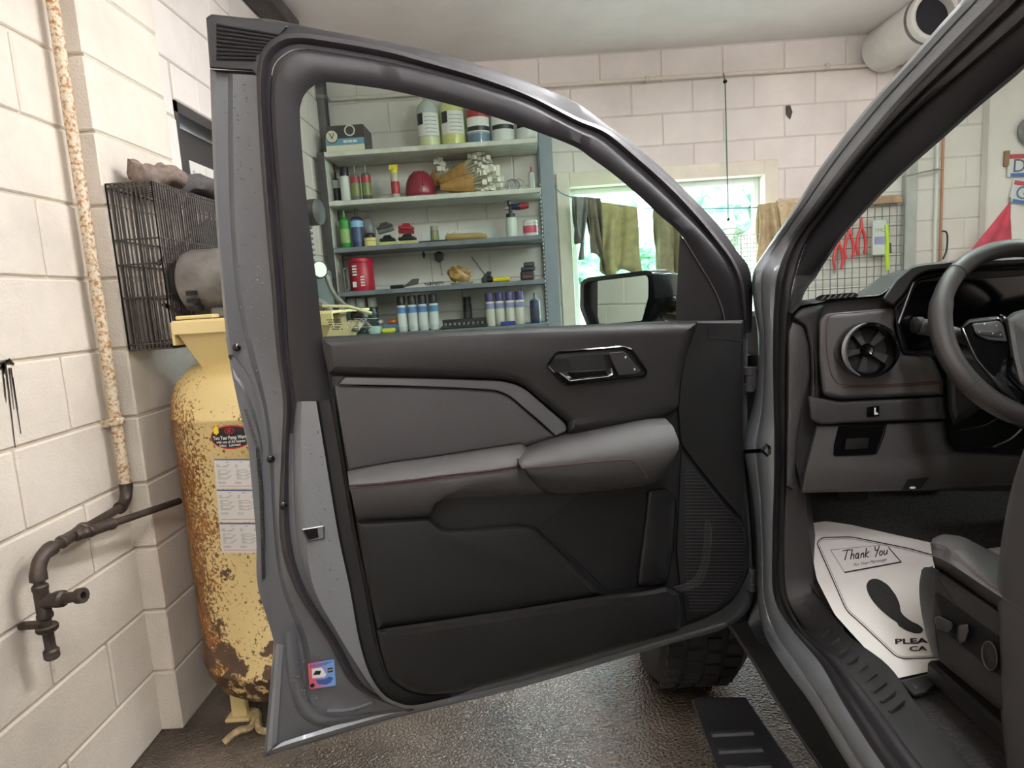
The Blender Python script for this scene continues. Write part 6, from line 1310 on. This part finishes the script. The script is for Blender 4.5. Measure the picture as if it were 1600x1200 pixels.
pad('lumbar_knob', lc, [(0, .011), (0, .022), (1.5, .025), (3, .023)], Sx, mat('knob_ring', (96, 95, 96), .35, metal=.3), seat, r=2)
pad('lumbar_face', [(1546 + 10*math.cos(k*.314), 1025 + 20*math.sin(k*.314) + 4*math.cos(k*.314)) for k in range(20)], [(0, .0232), (1, .0245)], Sx, PLDARK, seat, r=2)
LEA = mat('seat_leather', (70, 66, 66), .45, bump=.35, bs=900)
bo = [([(1464,906),(1477,911),(1507,930),(1555,966),(1652,1026)], -.025), ([(1460,884),(1470,888),(1500,906),(1553,944),(1650,1005)], -.004), ([(1457,872),(1462,870),(1490,884),(1553,926),(1650,985)], .018), ([(1454,851),(1465,852),(1490,864),(1553,917),(1650,970)], .006), ([(1457,842),(1472,840),(1510,856),(1553,892),(1650,950)], -.045), ([(1466,837),(1480,835),(1512,842),(1553,872),(1650,930)], -.085), ([(1480,840),(1490,838),(1512,843),(1550,862),(1650,915)], -.13)]
strips('cushion_bolster', bo, LEA, seat, 6, 60, Sx)
MB().tube([Sx(p.x, p.y, .009) for p in cr([(1454,850,0),(1466,851,0),(1490,863,0),(1553,916,0),(1650,969,0)], 6)], .001, 5).build('stitch_line', mat('pale_red_stitch', (84, 56, 58), .8), seat)
cz_ = Sx(1512, 842, -.12).z
MB().rings([[V((SXP+.12, y, cz_-.03 + z)), V((SXP+.15, y, cz_-.005+z)), V((SXP+.28, y, cz_+z)), V((SXP+.42, y, cz_-.005+z)), V((SXP+.47, y, cz_-.03+z))] for y, z in ((1.12, -.05), (1.10, -.01), (1.04, .0), (.75, -.02))], False).build('cushion', mat('seat_fabric', (104, 100, 98), .95, var=.35, vs=240, bump=.6, bs=300), seat, 60)
MB().cbox((SXP+.08, .55, .55), (SXP+.44, 1.08, cz_-.02), .02).build('seat_base', MATS['seat_plastic'], seat, 0)
MB().cbox((SXP+.03, .5, .56), (SXP+.06, 1.08, .60), .006).build('seat_rail', BLKMET, seat, 0)
sb = [(1603,690,20),(1580,760),(1566,830),(1558,900),(1556,1000),(1560,1080),(1573,1200),(1590,1330),(1760,1330),(1760,500),(1680,560)]
pad('backrest', sb, [(0, -.40), (0, -.03), (4, -.008), (10, 0)], Xf(.655), mat('backrest_side', (78, 76, 78), .5, bump=.2, bs=800), seat, r=30)

# ------------------------------------------------------------------ paper floor mat (its own thing, lies on the carpet)
P0 = V((.70, 1.13, .556)); PN = V((0, -.30, 1)).normalized()
def Fp(px, py, w=0.0): return atP(px, py, P0 + PN*w, PN)
mt = pad('paper_floor_mat', [(1264,818,4),(1290,814),(1330,820),(1455,848),(1475,853,2),(1520,870),(1520,1038),(1476,1044,2),(1401,1060,3),(1360,1022),(1304,960),(1276,905),(1268,860)], [(0, 0), (0, .001)], Fp, mat('mat_paper', (242, 236, 232), .7, bump=.15, bs=160), None, r=8, ang=0)
tag(mt, 'white paper floor mat printed with a black shoe sole in the footwell', 'floor mat')
def pr_(name, pts, m=BLACKP, w=.0022): return MB().poly([Fp(x, y, w) for x, y in pts][::-1]).build(name, m, mt, 0)
bd = rnd([(1275,848,8),(1284,839,8),(1330,838,8),(1420,856),(1470,870,4),(1470,1028,4),(1412,1030,10),(1399,1026,8),(1340,970,12),(1322,955)], 10, 5)
MB().rings([[Fp(p.x, p.y, .0022) for p in bd], [Fp(p.x, p.y, .0022) for p in inset(bd, 1.6)]], True).build('border_line', BLACKP, mt, 0)
b2_ = inset(bd, 3.2); MB().rings([[Fp(p.x, p.y, .0022) for p in b2_], [Fp(p.x, p.y, .0022) for p in inset(b2_, .7)]], True).build('border_line', INK, mt, 0)
sole = [(1353,915),(1357,907),(1364,904),(1374,905),(1388,914),(1400,930),(1406,944),(1407,955),(1412,962),(1424,971),(1436,976),(1443,983),(1440,989),(1430,990),(1416,985),(1404,978),(1402,973),(1390,965),(1376,953),(1364,940),(1356,927)]
pr_('shoe_sole_print', [tuple(p) for p in rnd(sole, 5, 3)], mat('sole_ink', (40, 36, 36), .8, col2=(96, 90, 90), vs=420, th=(.6, .72)))
pr_('frame_line', [(1319,893.5),(1408,877),(1409,879),(1320,895.5)]); pr_('frame_line', [(1387,855),(1389,855),(1409,878),(1407,878)])
pr_('frame_line', [(1297,859),(1386,850.5),(1386,851),(1297,859.7)], INK); pr_('frame_line', [(1297,859),(1298,859),(1320,894),(1319,894)], INK)
def hand(name, strokes, ox, oy, ux, uy, w, m=BLACKP):
    b = MB()
    for s in strokes:
        pts = [V((ox + p[0]*ux[0] + p[1]*uy[0], oy + p[0]*ux[1] + p[1]*uy[1], 0)) for p in s]; pts = cr(pts, 4)
        L1 = []; L2 = []
        for i, p in enumerate(pts):
            t = (pts[min(i+1, len(pts)-1)] - pts[max(i-1, 0)]); t = t.normalized() if t.length > 0 else V((1, 0, 0)); nn = V((-t.y, t.x, 0))*w
            L1.append(Fp(p.x+nn.x, p.y+nn.y, .0024)); L2.append(Fp(p.x-nn.x, p.y-nn.y, .0024))
        b.rings([L1, L2], False)
    return b.build(name, m, mt, 0)
TY_ = [[(0,1),(.5,1.05),(1.1,1)], [(.6,1.02),(.5,.5),(.42,0)],            # T
 [(1.25,1.05),(1.2,.5),(1.15,0)], [(1.17,.3),(1.4,.55),(1.55,.4),(1.55,0)],   # h
 [(2.15,.5),(1.9,.55),(1.78,.25),(1.9,.02),(2.1,.15),(2.18,.5),(2.15,.05),(2.3,.0)],   # a
 [(2.5,.5),(2.48,0)], [(2.5,.3),(2.7,.52),(2.82,.4),(2.85,0)],           # n
 [(3.1,1.0),(3.08,.5),(3.06,0)], [(3.5,.6),(3.1,.25),(3.5,0)],          # k
 [(4.2,1.05),(4.25,.7),(4.45,.55),(4.65,.7)], [(4.75,1.05),(4.62,.5),(4.4,-.1)],   # Y
 [(5.1,.5),(4.92,.35),(4.98,.05),(5.2,.05),(5.3,.3),(5.1,.5)],           # o
 [(5.5,.5),(5.5,.1),(5.68,.02),(5.85,.2),(5.88,.5),(5.88,.05)]]         # u
hand('handwritten_print', TY_, 1315, 876, (12.0, -1.6), (1.8, -15), .8)
b = text_mb('For Your Patronage', (0, 0, 0), (1, 0, 0), (0, 1, 0), 1, .25)
xs = [p[0] for p in b.v]; k_ = 52/max(xs); b.v = [tuple(Fp(1333 + p[0]*k_ + p[1]*1.5, 885 - p[0]*k_*.17 - p[1]*7, .0024)) for p in b.v]; b.build('lettering', BLACKP, mt, 0)
for s, ox, oy, wd, h_ in (('PLEA', 1398, 1006, 52, 11), ('CA', 1421, 1017, 28, 10)):
    b = text_mb(s, (0, 0, 0), (1, 0, 0), (0, 1, 0), 1, 0, 'LEFT', .03); xs = [p[0] for p in b.v]; k_ = wd/max(xs); b.v = [tuple(Fp(ox + p[0]*k_ + p[1]*(-1), oy - p[0]*k_*.03 - p[1]*h_, .0024)) for p in b.v]; b.build('lettering', BLACKP, mt, 0)
